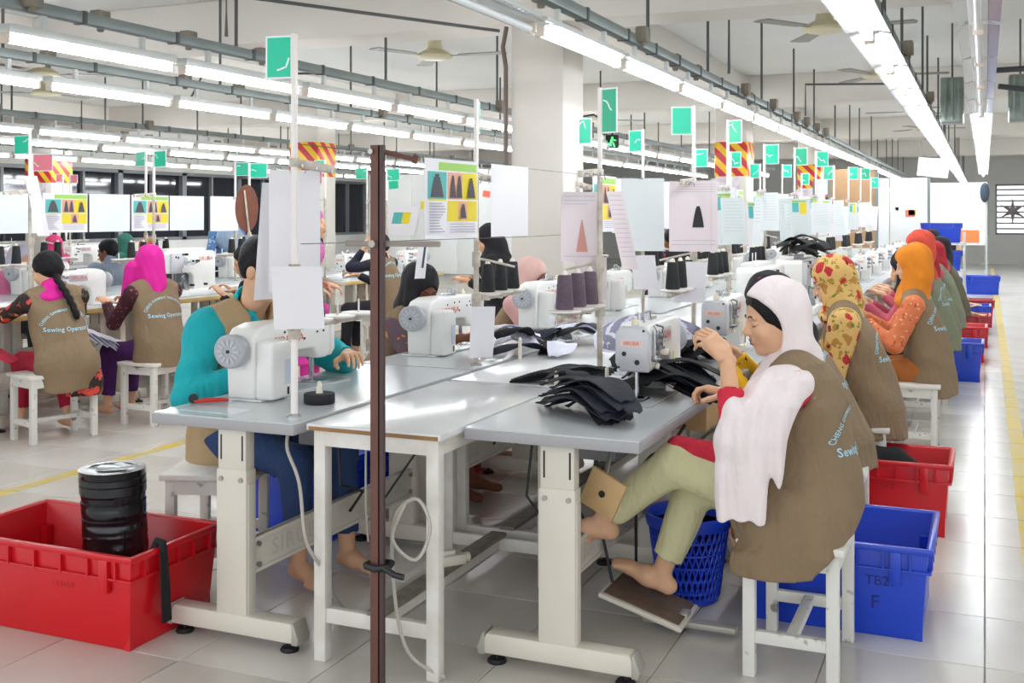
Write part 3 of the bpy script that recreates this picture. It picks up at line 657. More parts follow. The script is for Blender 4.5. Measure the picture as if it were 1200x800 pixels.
for li, (ox, ln, nr, nl) in enumerate(LINES):
    for i in range(nr):
        yb = ry(i)+(.9 if li else 0); r_ = PI/2
        who = ('by the %s operator' % names_r[i]) if (li == 0 and i < 4) else 'on the aisle side of the %s sewing line' % ln
        lab = 'grey-edged sewing table '+who
        loc = (RX+ox, yb+.67, 0)
        if (li, i) == (0, 0): put('tr', tab_r, loc, r_, tab_r['label'], None)
        elif li == 0 and i < 3: dup(tab_r, loc, r_, lab)
        else: tbl = dup(tab_r, loc, r_, lab, 'sewing tables of the %s line' % ln, DET)
        if li == 1:
            for c_ in kids(tbl):
                if c_.name.startswith('edge_band'): c_.material_slots[0].link = 'OBJECT'; c_.material_slots[0].material = M('yellow_wood_edge', '#c8a860', .5, var=.1)
        # machine
        ml = 'sewing machine '+who
        nloc = (RX+ox+.08, yb+.72, TOP)
        big = (li == 0 and i in (2, 3)) or (li == 1 and i == 2)
        if big:
            mlab = {(0, 2): 'wide bartack machine in front of the floral-scarf operator', (0, 3): 'wide bartack machine in front of the orange-scarf operator', (1, 2): 'wide bartack machine in front of the magenta-scarf operator'}[(li, i)]
            put('mp', mac_p, (nloc[0]-.05, nloc[1]+.05, TOP), r_, mlab, None)
        elif (li, i) == (0, 0): put('ma', mac_a, nloc, r_, mac_a['label'], None)
        elif li == 0 and i < 2: dup(mac_a, nloc, r_, 'grey-faced '+ml)
        elif li == 1 and i < 1: dup(mac_b, nloc, r_, 'white sewing machine in front of the braided operator', None)
        else: dup(mac_b, nloc, r_, 'white '+ml, 'machines on aisle side of the %s line' % ln, MDET)
    for j in range(nl):
        yb = ly(j)+(.9 if li else 0); r_ = -PI/2
        if li == 0 and 3 <= j <= 3: pass
        who = ('by the %s operator' % names_l[j]) if (li == 0 and j < 3) else 'on the far side of the %s sewing line' % ln
        loc = (LX+ox, yb+.705, 0)
        if (li, j) == (0, 0): put('tl', tab_l, loc, r_, tab_l['label'], None)
        elif li == 0 and j < 3: dup(tab_l, loc, r_, 'grey-edged sewing table '+who)
        else: dup(tab_l, loc, r_, 'grey-edged sewing table '+who, 'sewing tables on far side of the %s line' % ln, DET)
        nloc = (LX+ox-.155, yb+.25+.54, TOP)
        if (li, j) == (0, 0): put('mb', mac_b, nloc, r_, mac_b['label'], None)
        elif li == 0 and j < 3: dup(mac_b, nloc, r_, 'white sewing machine '+who)
        else: dup(mac_b, nloc, r_, 'white sewing machine '+who, 'machines on far side of the %s line' % ln, MDET)
    # centre tables
    if li == 0:
        mid_table(MX, 3.16, 1.05, 'near white centre table with chipped brown edge, between both rows')
        for k in range(6): mid_table(MX, 4.25+k*2.2, 2.16, 'white centre table running on between the rows of the first line', group='centre tables of the first line')
    else:
        for k in range(4): mid_table(MX+ox, 4.1+k*2.2, 2.16, 'white centre table between the rows of the %s line' % ln, group='centre tables of the %s line' % ln)
# ---------------------------------------------------------------- thread stands, cones
R_STAND = [(-1.5, 4.47), (-1.42, 5.79), (-1.54, 7.2), (-1.54, 8.5), (-1.5, 9.7), (-1.5, 11.0), (-1.5, 12.4), (-1.5, 13.8), (-1.5, 15.2), (-1.5, 16.6)]
L_STAND = [(-2.207, 3.25), (-2.18, 4.69), (-2.2, 6.15), (-2.2, 7.5), (-2.2, 9.0), (-2.2, 10.4), (-2.2, 11.9), (-2.2, 13.3), (-2.2, 14.8)]
cone_b = make_cone('black', 'black thread cone on tray', 'black cones'); cone_p = make_cone('purple', 'purple thread cone', 'purple cones')
cone_u = {'black': False, 'purple': False}
def cones(x, y, z, ux, uy, col, label, group, n=3):
    src = cone_b if col == 'black' else cone_p
    for k, q in enumerate((-.13, -.28, -.43)[:n]):
        loc = (x+ux*q, y+uy*q, z)
        if not cone_u[col]: cone_u[col] = True; src.location = loc; src['label'] = label; src['group'] = group
        else: dup(src, loc, None, label, group)
stands = []
for i, (x, y) in enumerate(R_STAND):
    fr = [-.35, 3.5, -.5, -.25, -.3, .2, 2.9, -.2, .1, -.3][i]
    lab = ['thread stand with purple cones and green flag beside the near grey-faced machine', 'thread stand with plain bright green flag beside the black-and-pink-scarf operator', 'thread stand with green flag near the bartack machine'][i] if i < 3 else 'white thread stand with green flag on aisle side of first line'
    s = make_stand(lab, m_polem, fr-PI/2, h=1.24+.04*(i % 3), green=m_green if i % 2 else m_green2, seed=i, group=None if i < 3 else 'thread stands on aisle side of first line', flag=(.11, .15) if i else (.085, .19))
    s.location = (x, y, TOP); s.rotation_euler = (0, 0, PI/2)
    cones(x, y, TOP+.33, 0, 1, 'purple' if i == 0 else 'black', 'purple thread cone on the stand by the near grey-faced machine' if i == 0 else 'black thread cone on %s' % ('the plain green flag stand' if i == 1 else 'the stand by the floral-scarf operator' if i == 2 else 'a stand on the aisle side of first line'), 'purple cones on near stand' if i == 0 else 'black cones on stand %s' % ('one' if i == 1 else 'two' if i == 2 else 'row'))
for j, (x, y) in enumerate(L_STAND):
    fr = [3.3, 1.85, -.4, 3.0, .4, -.2, 3.2, .2, -.3][j]
    lab = ['tall white thread stand with green flag and blank sheets before the man in turquoise', 'thread stand with green flag turned edge-on, by the black-scarf operator', 'thread stand with green flag beside the plain cream column'][j] if j < 3 else 'white thread stand with green flag on far side of first line'
    s = make_stand(lab, m_pole if j < 1 else m_polem, fr+PI/2, h=[1.33, 1.24, 1.27, 1.3, 1.25, 1.3, 1.25, 1.3, 1.25][j], seed=20+j, group=None if j < 3 else 'thread stands on far side of first line')
    s.location = (x, y, TOP); s.rotation_euler = (0, 0, -PI/2)
    cones(x, y, TOP+.33, 0, -1, 'black', 'black thread cone on %s' % ('the tray before the man in turquoise' if j == 0 else 'the stand by the black-scarf operator' if j == 1 else 'a stand on the far side of first line'), 'black cones on far side stand %s' % ('one' if j == 0 else 'two' if j == 1 else 'row'), 1 if j == 0 else 3)
for li, ox in ((1, -5.2), (2, -10.4)):
    ln = ('', 'second', 'third')[li]
    for i in range(6):
        for row, x, rz, sy in ((0, -1.42, PI/2, 1), (1, -2.2, -PI/2, -1)):
            y = 5.0+1.38*i+row*.65
            x += -.12 if (li == 1 and row == 0) else 0
            tri_ = (li == 2 and i % 2) or (row == 1 and i % 3 == 1)
            s = make_stand(('thread stand with small %s flag in the %s sewing line' % ('pink' if tri_ else 'green', ln)), m_polem, [.1, 3.0, -.3, .2, 2.8, -.1][(i+row*2) % 6]+rz*-1, h=1.22+.05*((i*2+row) % 3), seed=50+li*20+i*2+row, group='%s flag thread stands of the %s line' % ('pink' if tri_ else 'green', ln), green=M('flag_pink', '#ea7f8e', .5) if tri_ else m_green, flag=(.185, .145) if li == 1 else (.15, .12))
            s.location = (x+ox, y, TOP); s.rotation_euler = (0, 0, rz)
            cones(x+ox, y, TOP+.33, 0, sy, 'black', 'thread cone on a stand of the %s sewing line' % ln, 'cones of the %s line' % ln, 2)
# ---------------------------------------------------------------- brown steel post
m_rust = M('brown_primer', '#6b4338', .55, var=.2, vscale=9)
m_rust_shade = M('brown_primer_shaded', '#4a3434', .55)  # same brown primer, darkened to paint in the shade on the right flange
t = thing('steel_post', 'tall brown angle-iron post tied to the near white centre table', 'post', (-1.753, 3.055, 0))
MB().bb((-.026, -.018, 0), (.008, -.012, 1.72)).bb((.002, -.018, 0), (.008, .018, 1.72)).build('angle_iron', m_rust, t)
MB().bb((.008, -.02, 0), (.022, -.008, 1.72)).build('shaded_flange', m_rust_shade, t)  # right flange of the angle iron, its shaded side given by colour
MB().cyl((-.02, -.03, 1.70), (-.02, .0, 1.70), .009, n=10).build('top_bolt', m_bolt, t)
MB().tube([(.01, .0, 1.70), (.10, .05, 1.675)], .008).cyl((.09, .045, 1.678), (.105, .053, 1.674), .014, n=8).build('top_hook', m_rust, t)
MB().tube([(-.12, -.01, 1.41), (.2, .02, 1.41)], .009).cyl((-.015, -.03, 1.41), (-.015, .02, 1.41), .012, n=10).build('cross_rod', M('rod_grey', '#a79d96', .4, metal=.5), t)
MB().tube([(-.035, -.03, .40), (0, -.035, .395), (.04, -.025, .40), (.03, .02, .40), (-.03, .02, .40), (-.035, -.03, .40)], .012).tube([(.03, -.03, .40), (.07, -.035, .385), (.10, -.03, .38)], .010).build('cloth_tie', m_blk, t)
# ---------------------------------------------------------------- crates
make_crate('big red crate holding a black roll, by the front-left table foot', 'red', .86, .47, .33, (-3.11, 3.205, 0), marks=[('14.5x5.0', .03, .12, .2, 0)])
make_crate('blue crate with black marker writing behind the near stool', 'blue', .66, .54, .33, (-.51, 4.40, 0), marks=[('TB27', .05, .17, .2, 0), ('F', .07, .15, .12, 0)])
make_crate('red crate holding black cloth behind the blue crate', 'red', .64, .42, .34, (-.47, 5.72, 0), marks=[('H 8', .04, .05, .22, 0)])
make_crate('blue crate with dark cloth beside the orange-scarf operator', 'blue', .62, .42, .35, (-.33, 10.98, 0))
make_crate('red crate nearest behind the blue one along the aisle', 'red', .62, .44, .36, (-.30, 12.42, 0))
make_crate('dark red crate full of pale wooden strips', 'darkred', .62, .44, .36, (-.26, 13.8, 0))
make_crate('blue crate standing behind the strips crate', 'blue', .62, .44, .36, (-.25, 15.3, 0))
make_crate('dark red crate before the crate rack', 'darkred', .62, .44, .36, (-.2, 16.3, 0))
make_crate('lone blue crate farthest along the aisle floor', 'blue', .6, .5, .34, (-.04, 23.0, 0))
make_crate('blue crate under the stool of the man in turquoise', 'blue', .52, .40, .36, (-3.0, 4.55, 0))
make_crate('blue crate between the jeans under the near table', 'blue', .30, .34, .42, (-2.66, 4.9, 0))
make_crate('red crate seen behind the man in turquoise', 'red', .5, .45, .45, (-2.95, 5.9, 0))
# stools
st0 = make_stool('near chipped white stool under the white-scarf operator'); st0.location = (-.575, 3.85, 0)
def stool(x, y, r, label, group=None, src=[st0]): return dup(st0, (x, y, 0), r, label, group)
stool(-.62, 4.95, .03, 'white stool under the black-and-pink-scarf operator')
stool(-.60, 5.98, 0, 'white stool under the floral-scarf operator')
stool(-.42, 7.55, 0, 'white stool under the orange-scarf operator')
for k, (x, y) in enumerate(((-.47, 8.75), (-.42, 9.65), (-.42, 10.3), (-.4, 11.7), (-.38, 13.0), (-.55, 14.6))): stool(x, y, 0, 'white stool under a far operator of the first line', 'far stools of the first line')
stool(-3.0, 3.86, .35, 'greyish worn stool under the man in turquoise')
stool(-2.98, 5.35, 0, 'white stool under the black-scarf operator'); stool(-2.95, 6.8, 0, 'white stool under the pink-scarf operator')
stool(-5.78, 5.68, -.3, 'chipped white stool under the braided operator'); stool(-5.55, 6.45, 0, 'chipped white stool under the magenta-scarf operator')
stool(-5.45, 9.6, 0, 'white stool under the short-haired operator in vest').scale = (1, 1, .52/.45)
stool(-5.5, 7.75, .3, 'white stool under the dark-haired girl in the second line')
stool(-8.5, 9.15, 0, 'white stool under the man in grey shirt')

stool(-8.25, 7.6, 0, 'white stool under the operator in white and pink veil')
stool(-8.9, 10.0, 0, 'white stool under the rust orange headscarf operator')
stool(-4.0, 9.9, .9, 'tall white stool under the worker in teal top').scale = (1, 1, .55/.45)
stool(-3.1, 11.9, .9, 'tall white stool under the dark-haired woman in magenta').scale = (1, 1, .56/.45)
for x, y in ((-11.0, 9.4), (-11.0, 10.9), (-13.4, 10.2), (-11.0, 12.2)): stool(x, y, 0, 'white stool under a distant operator of the third line', 'stools of the third line')
# ================================================================ people: signed-distance modelling, meshed by surface nets
f32 = np.float32
class SDF:
    def __init__(s, lo, hi, h):
        s.lo = np.array(lo, f32); s.h = h; n = [int(math.ceil((hi[i]-lo[i])/h))+2 for i in range(3)]; s.n = n
        s.ax = [(lo[i]+h*np.arange(n[i])).astype(f32) for i in range(3)]
        s.D = np.full(n, .5, f32); s.Mt = np.zeros(n, np.int8)
    def blk(s, lo, hi, m):
        sl = []
        for i in range(3):
            a = int((lo[i]-m-s.lo[i])/s.h); b = int((hi[i]+m-s.lo[i])/s.h)+2
            sl.append(slice(max(0, a), max(0, min(s.n[i], b))))
        return tuple(sl)
    def pts(s, b):
        return s.ax[0][b[0]][:, None, None], s.ax[1][b[1]][None, :, None], s.ax[2][b[2]][None, None, :]
    def add(s, pr, mat=0, k=.02):
        f, lo, hi = pr; b = s.blk(lo, hi, k+3*s.h)
        if any(q.stop <= q.start for q in b): return s
        d = np.broadcast_to(f(*s.pts(b)), s.D[b].shape); o = s.D[b]
        t = np.clip(.5+.5*(o-d)/k, 0, 1); s.Mt[b] = np.where(d < o, mat, s.Mt[b]); s.D[b] = o*(1-t)+d*t-k*t*(1-t); return s
    def sub(s, pr, k=.01, mat=None):
        f, lo, hi = pr; b = s.blk(lo, hi, k+3*s.h)
        if any(q.stop <= q.start for q in b): return s
        d = -np.broadcast_to(f(*s.pts(b)), s.D[b].shape); o = s.D[b]
        t = np.clip(.5-.5*(o-d)/k, 0, 1); s.D[b] = o*(1-t)+d*t+k*t*(1-t)
        if mat is not None: s.Mt[b] = np.where(d > o, mat, s.Mt[b])
        return s
    def paint(s, pr, mat):
        f, lo, hi = pr; b = s.blk(lo, hi, 2*s.h)
        if any(q.stop <= q.start for q in b): return s
        s.Mt[b] = np.where(f(*s.pts(b)) < 0, mat, s.Mt[b]); return s
    def folds(s, amp, fr=(22, 17, 13), ph=0.):
        x, y, z = s.ax[0][:, None, None], s.ax[1][None, :, None], s.ax[2][None, None, :]
        s.D = s.D+amp*(np.sin(x*fr[0]+z*fr[2]*.7+ph+1.5*np.sin(z*9+ph))*np.sin(y*fr[1]-z*fr[2]+ph*2)).astype(f32); return s
    def net(s):
        D, h = s.D, s.h; S = D < 0; nx, ny, nz = D.shape
        cnt = np.zeros((nx-1, ny-1, nz-1), np.int8); offs = [(i, j, k) for i in (0, 1) for j in (0, 1) for k in (0, 1)]
        for i, j, k in offs: cnt += S[i:nx-1+i, j:ny-1+j, k:nz-1+k]
        act = (cnt > 0) & (cnt < 8); idx = np.argwhere(act)
        if len(idx) == 0: return np.zeros((0, 3)), np.zeros((0, 4), int), np.zeros(0, int)
        vals = np.stack([D[idx[:, 0]+i, idx[:, 1]+j, idx[:, 2]+k] for i, j, k in offs], 1)
        mts = np.stack([s.Mt[idx[:, 0]+i, idx[:, 1]+j, idx[:, 2]+k] for i, j, k in offs], 1)
        acc = np.zeros((len(idx), 3)); c = np.zeros(len(idx)); O = np.array(offs, float)
        for a in range(8):
            for bb in range(a+1, 8):
                if np.abs(O[a]-O[bb]).sum() != 1: continue
                va, vb = vals[:, a], vals[:, bb]; m = (va < 0) != (vb < 0)
                t = np.where(m, va/np.where(m, va-vb, 1), 0)
                acc += np.where(m[:, None], O[a]+t[:, None]*(O[bb]-O[a]), 0); c += m
        V = s.lo+(idx+acc/c[:, None])*h
        vm = mts[np.arange(len(idx)), np.abs(vals).argmin(1)]
        vid = -np.ones(act.shape, int); vid[act] = np.arange(len(idx)); Fs = []
        for ax in range(3):
            sa = [slice(None)]*3; sb = [slice(None)]*3; sa[ax] = slice(0, -1); sb[ax] = slice(1, None)
            A, B = S[tuple(sa)], S[tuple(sb)]; e = np.argwhere(A != B)
            o1, o2 = [(1, 2), (2, 0), (0, 1)][ax]
            e = e[(e[:, o1] >= 1) & (e[:, o2] >= 1) & (e[:, o1] < D.shape[o1]-1) & (e[:, o2] < D.shape[o2]-1)]
            q = []
            for d1, d2 in ((-1, -1), (0, -1), (0, 0), (-1, 0)):
                cc = e.copy(); cc[:, o1] += d1; cc[:, o2] += d2; q.append(vid[cc[:, 0], cc[:, 1], cc[:, 2]])
            q = np.stack(q, 1); fl = ~A[e[:, 0], e[:, 1], e[:, 2]]; q[fl] = q[fl][:, ::-1]; Fs.append(q)
        F = np.concatenate(Fs); F = F[(F >= 0).all(1)]
        return V, F, vm[F[:, 0]]
def cone(p0, p1, r0, r1=None):
    p0 = np.array(p0, f32); p1 = np.array(p1, f32); r1 = r0 if r1 is None else r1; d = p1-p0; L2 = max(float((d*d).sum()), 1e-9); R = max(r0, r1)
    def f(x, y, z):
        t = np.clip(((x-p0[0])*d[0]+(y-p0[1])*d[1]+(z-p0[2])*d[2])/L2, 0, 1)
        return np.sqrt((x-p0[0]-t*d[0])**2+(y-p0[1]-t*d[1])**2+(z-p0[2]-t*d[2])**2)-(r0+(r1-r0)*t)
    return f, np.minimum(p0, p1)-R, np.maximum(p0, p1)+R
def ell(c, r, R=None):
    c = np.array(c, f32); r = np.array(r, f32); m = float(r.max()); A = None if R is None else np.array(R.transposed(), f32)
    def f(x, y, z):
        a, b, d = x-c[0], y-c[1], z-c[2]
        if A is not None: a, b, d = A[0, 0]*a+A[0, 1]*b+A[0, 2]*d, A[1, 0]*a+A[1, 1]*b+A[1, 2]*d, A[2, 0]*a+A[2, 1]*b+A[2, 2]*d
        k0 = np.sqrt((a/r[0])**2+(b/r[1])**2+(d/r[2])**2); k1 = np.sqrt((a/r[0]**2)**2+(b/r[1]**2)**2+(d/r[2]**2)**2)+1e-6
        return k0*(k0-1)/k1
    e = r if R is None else np.array([m]*3); return f, c-e, c+e
def rbox(c, hs, rad=.01, R=None):
    c = np.array(c, f32); hs = np.array(hs, f32)-rad; A = None if R is None else np.array(R.transposed(), f32)
    def f(x, y, z):
        a, b, d = x-c[0], y-c[1], z-c[2]
        if A is not None: a, b, d = A[0, 0]*a+A[0, 1]*b+A[0, 2]*d, A[1, 0]*a+A[1, 1]*b+A[1, 2]*d, A[2, 0]*a+A[2, 1]*b+A[2, 2]*d
        qa, qb, qc = np.abs(a)-hs[0], np.abs(b)-hs[1], np.abs(d)-hs[2]
        return np.sqrt(np.maximum(qa, 0)**2+np.maximum(qb, 0)**2+np.maximum(qc, 0)**2)+np.minimum(np.maximum(np.maximum(qa, qb), qc), 0)-rad
    e = np.array([float(np.linalg.norm(hs+rad))]*3) if R is not None else hs+rad
    return f, c-e, c+e
def loft(secs, ex=2.0):
    """stack of ellipses (z, cx, cy, rx, ry), z increasing"""
    a = np.array(secs, f32); Z = a[:, 0]
    def f(x, y, z):
        zz = np.clip(z, Z[0], Z[-1]); g = lambda i: np.interp(zz, Z, a[:, i]).astype(f32)
        cx, cy, rx, ry = g(1), g(2), g(3), g(4)
        q = (np.abs((x-cx)/rx)**ex+np.abs((y-cy)/ry)**ex)**(1/ex)
        d = (q-1)*np.minimum(rx, ry)*.85
        return np.maximum(d, np.maximum(Z[0]-z, z-Z[-1]))
    lo = np.array([(a[:, 1]-a[:, 3]).min(), (a[:, 2]-a[:, 4]).min(), Z[0]]); hi = np.array([(a[:, 1]+a[:, 3]).max(), (a[:, 2]+a[:, 4]).max(), Z[-1]])
    return f, lo, hi
def to_mesh(name, parts, mats):
    """parts: list of (V,F,matidx)"""
    V = np.concatenate([p[0] for p in parts]); o = 0; F = []; Mi = []
    for v, f, m in parts: F.append(f+o); Mi.append(m); o += len(v)
    F = np.concatenate(F); Mi = np.concatenate(Mi)
    me = bpy.data.meshes.new(name); me.vertices.add(len(V)); me.vertices.foreach_set('co', V.astype(f32).ravel())
    me.loops.add(F.size); me.loops.foreach_set('vertex_index', F.astype(np.int32).ravel())
    me.polygons.add(len(F)); me.polygons.foreach_set('loop_start', (np.arange(len(F))*4).astype(np.int32)); me.polygons.foreach_set('loop_total', np.full(len(F), 4, np.int32))
    for m in mats: me.materials.append(m)
    me.polygons.foreach_set('material_index', Mi.astype(np.int32)); me.polygons.foreach_set('use_smooth', np.ones(len(F), bool))
    me.update(calc_edges=True); me.validate(); return me
def bounds(*prs, pad=.05):
    lo = np.min([p[1] for p in prs], 0)-pad; hi = np.max([p[2] for p in prs], 0)+pad; return lo, hi
# ---------------------------------------------------------------- head, hands
def xf_part(part, Mx):
    V, F, m = part; A = np.array(Mx); return V @ A[:3, :3].T+A[:3, 3], F, m
def head_part(h, man=False, lips=5, dark=4):
    """face looks +y, origin between the ears; materials: 0 skin, lips, dark = brows and lashes"""
    s = SDF((-.105, -.13, -.21), (.105, .15, .15), h)
    s.add(ell((0, -.012, .035), (.076, .095, .088)))
    s.add(ell((0, .028, -.03), (.062, .066, .083)), k=.03)
    s.add(ell((0, .035, -.075), (.045, .05, .042)), k=.03)
    s.add(ell((0, .072, -.098), (.021, .018, .016)), k=.022)
    for q in (-1, 1):
        s.add(ell((q*.036, .062, -.035), (.028, .025, .026)), k=.02)
        s.add(ell((q*.030, .082, .021), (.028, .011, .008)), k=.015)
        s.sub(ell((q*.031, .099, .002), (.019, .014, .011)), k=.012)
        s.add(ell((q*.031, .0765, .0), (.0155, .0135, .0115)), k=.004)
        if man: s.add(ell((q*.076, -.005, -.01), (.012, .02, .032)), k=.008)
        s.add(ell((q*.012, .100, -.032), (.009, .010, .008)), k=.010)
    s.add(cone((0, .088, .012), (0, .110, -.026), .007, .0105), k=.013)
    s.add(ell((0, .0885, -.058), (.024, .014, .014)), k=.015)
    s.add(ell((0, .0985, -.056), (.020, .008, .0052)), mat=lips, k=.004)
    s.add(ell((0, .0965, -.0665), (.017, .009, .0062)), mat=lips, k=.004)
    s.sub(ell((0, .108, -.061), (.02, .008, .0012)), k=.003)
    s.add(cone((0, -.015, -.05), (0, -.012, -.13), .050 if not man else .057, .046 if not man else .054), k=.03)
    for q in ():
        s.paint(cone((q*.014, .092, .0235), (q*.033, .094, .0275), .0045, .0055), dark); s.paint(cone((q*.033, .094, .0275), (q*.051, .080, .0215), .0055, .003), dark)
        s.paint(cone((q*.019, .091, -.0075), (q*.031, .0925, -.0095), .0028), dark); s.paint(cone((q*.031, .0925, -.0095), (q*.045, .084, -.0065), .0028), dark)
    return s.net()
def hand_part(h, grip=.5, right=False, spread=1.0, pinch=False):
    """wrist at origin, fingers along +y, palm faces -z, thumb on -x side for a right hand"""
    s = SDF((-.085, -.03, -.10), (.085, .20, .06), h); sx = -1 if right else 1
    s.add(cone((0, -.012, 0), (0, .02, 0), .0235, .022))
    s.add(rbox((0, .048, -.002), (.038, .045, .014), .013), k=.02)
    for i, (x, L, a) in enumerate(((.029, .070, .0), (.010, .080, .12), (-.010, .074, .2), (-.028, .058, .3))):
        p = np.array([x*sx, .088, 0]); ang = 0; r = .0088-.0006*i
        for kk, q in enumerate((.45, .32, .25)):
            ang += (grip*(1.0 if kk else .65)+a*grip)*(1.3 if pinch and i < 1 else 1)
            d = np.array([x*sx*spread*3*(1-grip*.5), math.cos(ang), -math.sin(ang)]); d /= np.linalg.norm(d); n2 = p+d*L*q
            s.add(cone(p, n2, r, r*.9), k=.004); p = n2; r *= .9
    p = np.array([.03*sx, .018, -.008])
    for d, L, r0, r1 in (((.75*sx, .55, -.35), .045, .014, .011), ((.25*sx, .85, -.5), .032, .011, .010), ((-.1*sx, .9, -.45), .026, .010, .008)):
        d = np.array(d); d = d/np.linalg.norm(d); n2 = p+d*L; s.add(cone(p, n2, r0, r1), k=.006); p = n2
    return s.net()
HEADS = {}
def head_for(h, man=False):
    k = (h, man)
    if k not in HEADS: HEADS[k] = head_part(h, man)
    return HEADS[k]
BROWS = {}
def brow_geo(h, man):
    k = (h, man)
    if k not in BROWS:
        V, F, _ = head_for(h, man); bv = BVHTree.FromPolygons([Vector(v) for v in V], [tuple(int(i) for i in f) for f in F])
        def line(P, dy):
            out = []
            for x, z in P:
                p = bv.ray_cast(Vector((x, .3, z)), Vector((0, -1, 0)))[0]; out.append((x, (p.y if p else .08)+dy, z))
            return out
        br = [(line([(q*x, z) for x, z in ((.013, .0225), (.022, .0265), (.033, .0285), (.043, .0265), (.053, .0205))], .0002), [.0022, .0034, .0034, .0028, .0012]) for q in (-1, 1)]
        ls = [(line([(q*x, z) for x, z in ((.017, -.0045), (.024, -.0075), (.032, -.0085), (.040, -.0065), (.048, -.0025))], .0002), [.0008, .0018, .0020, .0018, .0010]) for q in (-1, 1)]
        BROWS[k] = (('eyebrow', br), ('eyelash', ls))
    return BROWS[k]
HANDS = {}
def hand_for(h, grip, right, pinch=False):
    k = (h, grip, right, pinch)
    if k not in HANDS: HANDS[k] = hand_part(h, grip, right, pinch=pinch)
    return HANDS[k]
def basis(y, z):
    y = Vector(y).normalized(); z = Vector(z); x = y.cross(z).normalized(); z = x.cross(y); m = Matrix((x, y, z)).transposed(); return m
def ik(sh, wr, hint, l1, l2):
    sh, wr, hint = Vector(sh), Vector(wr), Vector(hint); d = wr-sh; L = min(d.length, (l1+l2)*.995); u = d.normalized()
    a = (l1*l1-l2*l2+L*L)/(2*L); hgt = math.sqrt(max(l1*l1-a*a, 0)); w = hint-sh; w = (w-u*w.dot(u)).normalized()
    return sh+u*a+w*hgt, sh+u*L
skin_m = {'a': M('skin_tan', '#deae8c', .5, var=.06, vscale=30, spec=.3), 'b': M('skin_brown', '#8a563c', .5, var=.1, vscale=30, spec=.3)}
m_hair = M('hair_black', '#0e0c10', .5, bump=.6, bscale=90, spec=.25)
m_lip = {'a': M('lip_tan', '#a85f55', .45), 'b': M('lip_brown', '#7a4438', .45)}
m_brow = M('brow_dark', '#30211d', .6)
m_vest = M('vest_khaki', '#8a7459', .85, var=.12, vscale=5, bump=.5, bscale=14)
m_vestg = M('vest_sage', '#7d8168', .85, var=.12, vscale=5, bump=.5, bscale=14)
m_vesto = M('vest_olive', '#5d5a46', .85, var=.12, vscale=5, bump=.5, bscale=14)
m_vtxt = M('vest_print_blue', '#a9d3e2', .6)
def drape(m, sc=(28, 28, 5), st=.55, dist=.02):
    nt = m.node_tree; L = nt.links.new; b = nt.nodes['Principled BSDF']
    tc = [n for n in nt.nodes if n.type == 'TEX_COORD'][0]; bp = [n for n in nt.nodes if n.type == 'BUMP'][0]
    mp = nt.nodes.new('ShaderNodeMapping'); mp.inputs['Scale'].default_value = sc; mp.inputs['Rotation'].default_value = (.25, .2, 0); L(tc.outputs['Object'], mp.inputs['Vector'])
    n = nt.nodes.new('ShaderNodeTexNoise'); n.inputs['Scale'].default_value = 1; n.inputs['Detail'].default_value = 3; n.inputs['Distortion'].default_value = .6; L(mp.outputs['Vector'], n.inputs['Vector'])
    b2 = nt.nodes.new('ShaderNodeBump'); b2.inputs['Strength'].default_value = st; b2.inputs['Distance'].default_value = dist
    L(n.outputs['Fac'], b2.inputs['Height']); L(bp.outputs['Normal'], b2.inputs['Normal']); L(b2.outputs['Normal'], b.inputs['Normal']); return m
def cloth(name, col, var=.12):
    if 'cloth_'+name in MATS: return MATS['cloth_'+name]
    return drape(M('cloth_'+name, col, .85, var=var, vscale=7, bump=.3, bscale=30))
for q_ in (m_vest, m_vestg, m_vesto): drape(q_, (14, 14, 6), .85, .025)
def dome_text(o, me, cz, r=.125, size=.034, second=True, cx=0., arc=True, lower='Sewing Operator', dz=0):
    """lettering printed on the back of a vest, laid on its surface"""
    bvh = BVHTree.FromPolygons([v.co for v in me.vertices], [tuple(p.vertices) for p in me.polygons])
    def hit(x, z):
        p, n_, i_, d_ = bvh.ray_cast(Vector((x, -1.2, z)), Vector((0, 1, 0)))
        return None if p is None else (p.x, p.y-.0035, p.z)
    mb = MB()
    def put_txt(txt, sz, fn):
        V, F = text_geo(txt, sz, 1.08, .018); P = [hit(*fn(a, b)) for a, b in V]
        ok = [f for f in F if all(P[i] is not None for i in f)]
        mb.add([p or (0, 0, 0) for p in P], ok)
    if arc:
        def fa(a, b):
            t = a/r*.98; return cx+math.sin(t)*(r+b), cz-.02+math.cos(t)*(r+b)*.8-r*.35
        put_txt('CHENG GARMENT INDUSTRY LTD', size*.66, fa)
    put_txt(lower, size, lambda a, b: (cx+a, cz-.07+b+dz))
    return mb.build('back_lettering', m_vtxt, o, smooth=False)
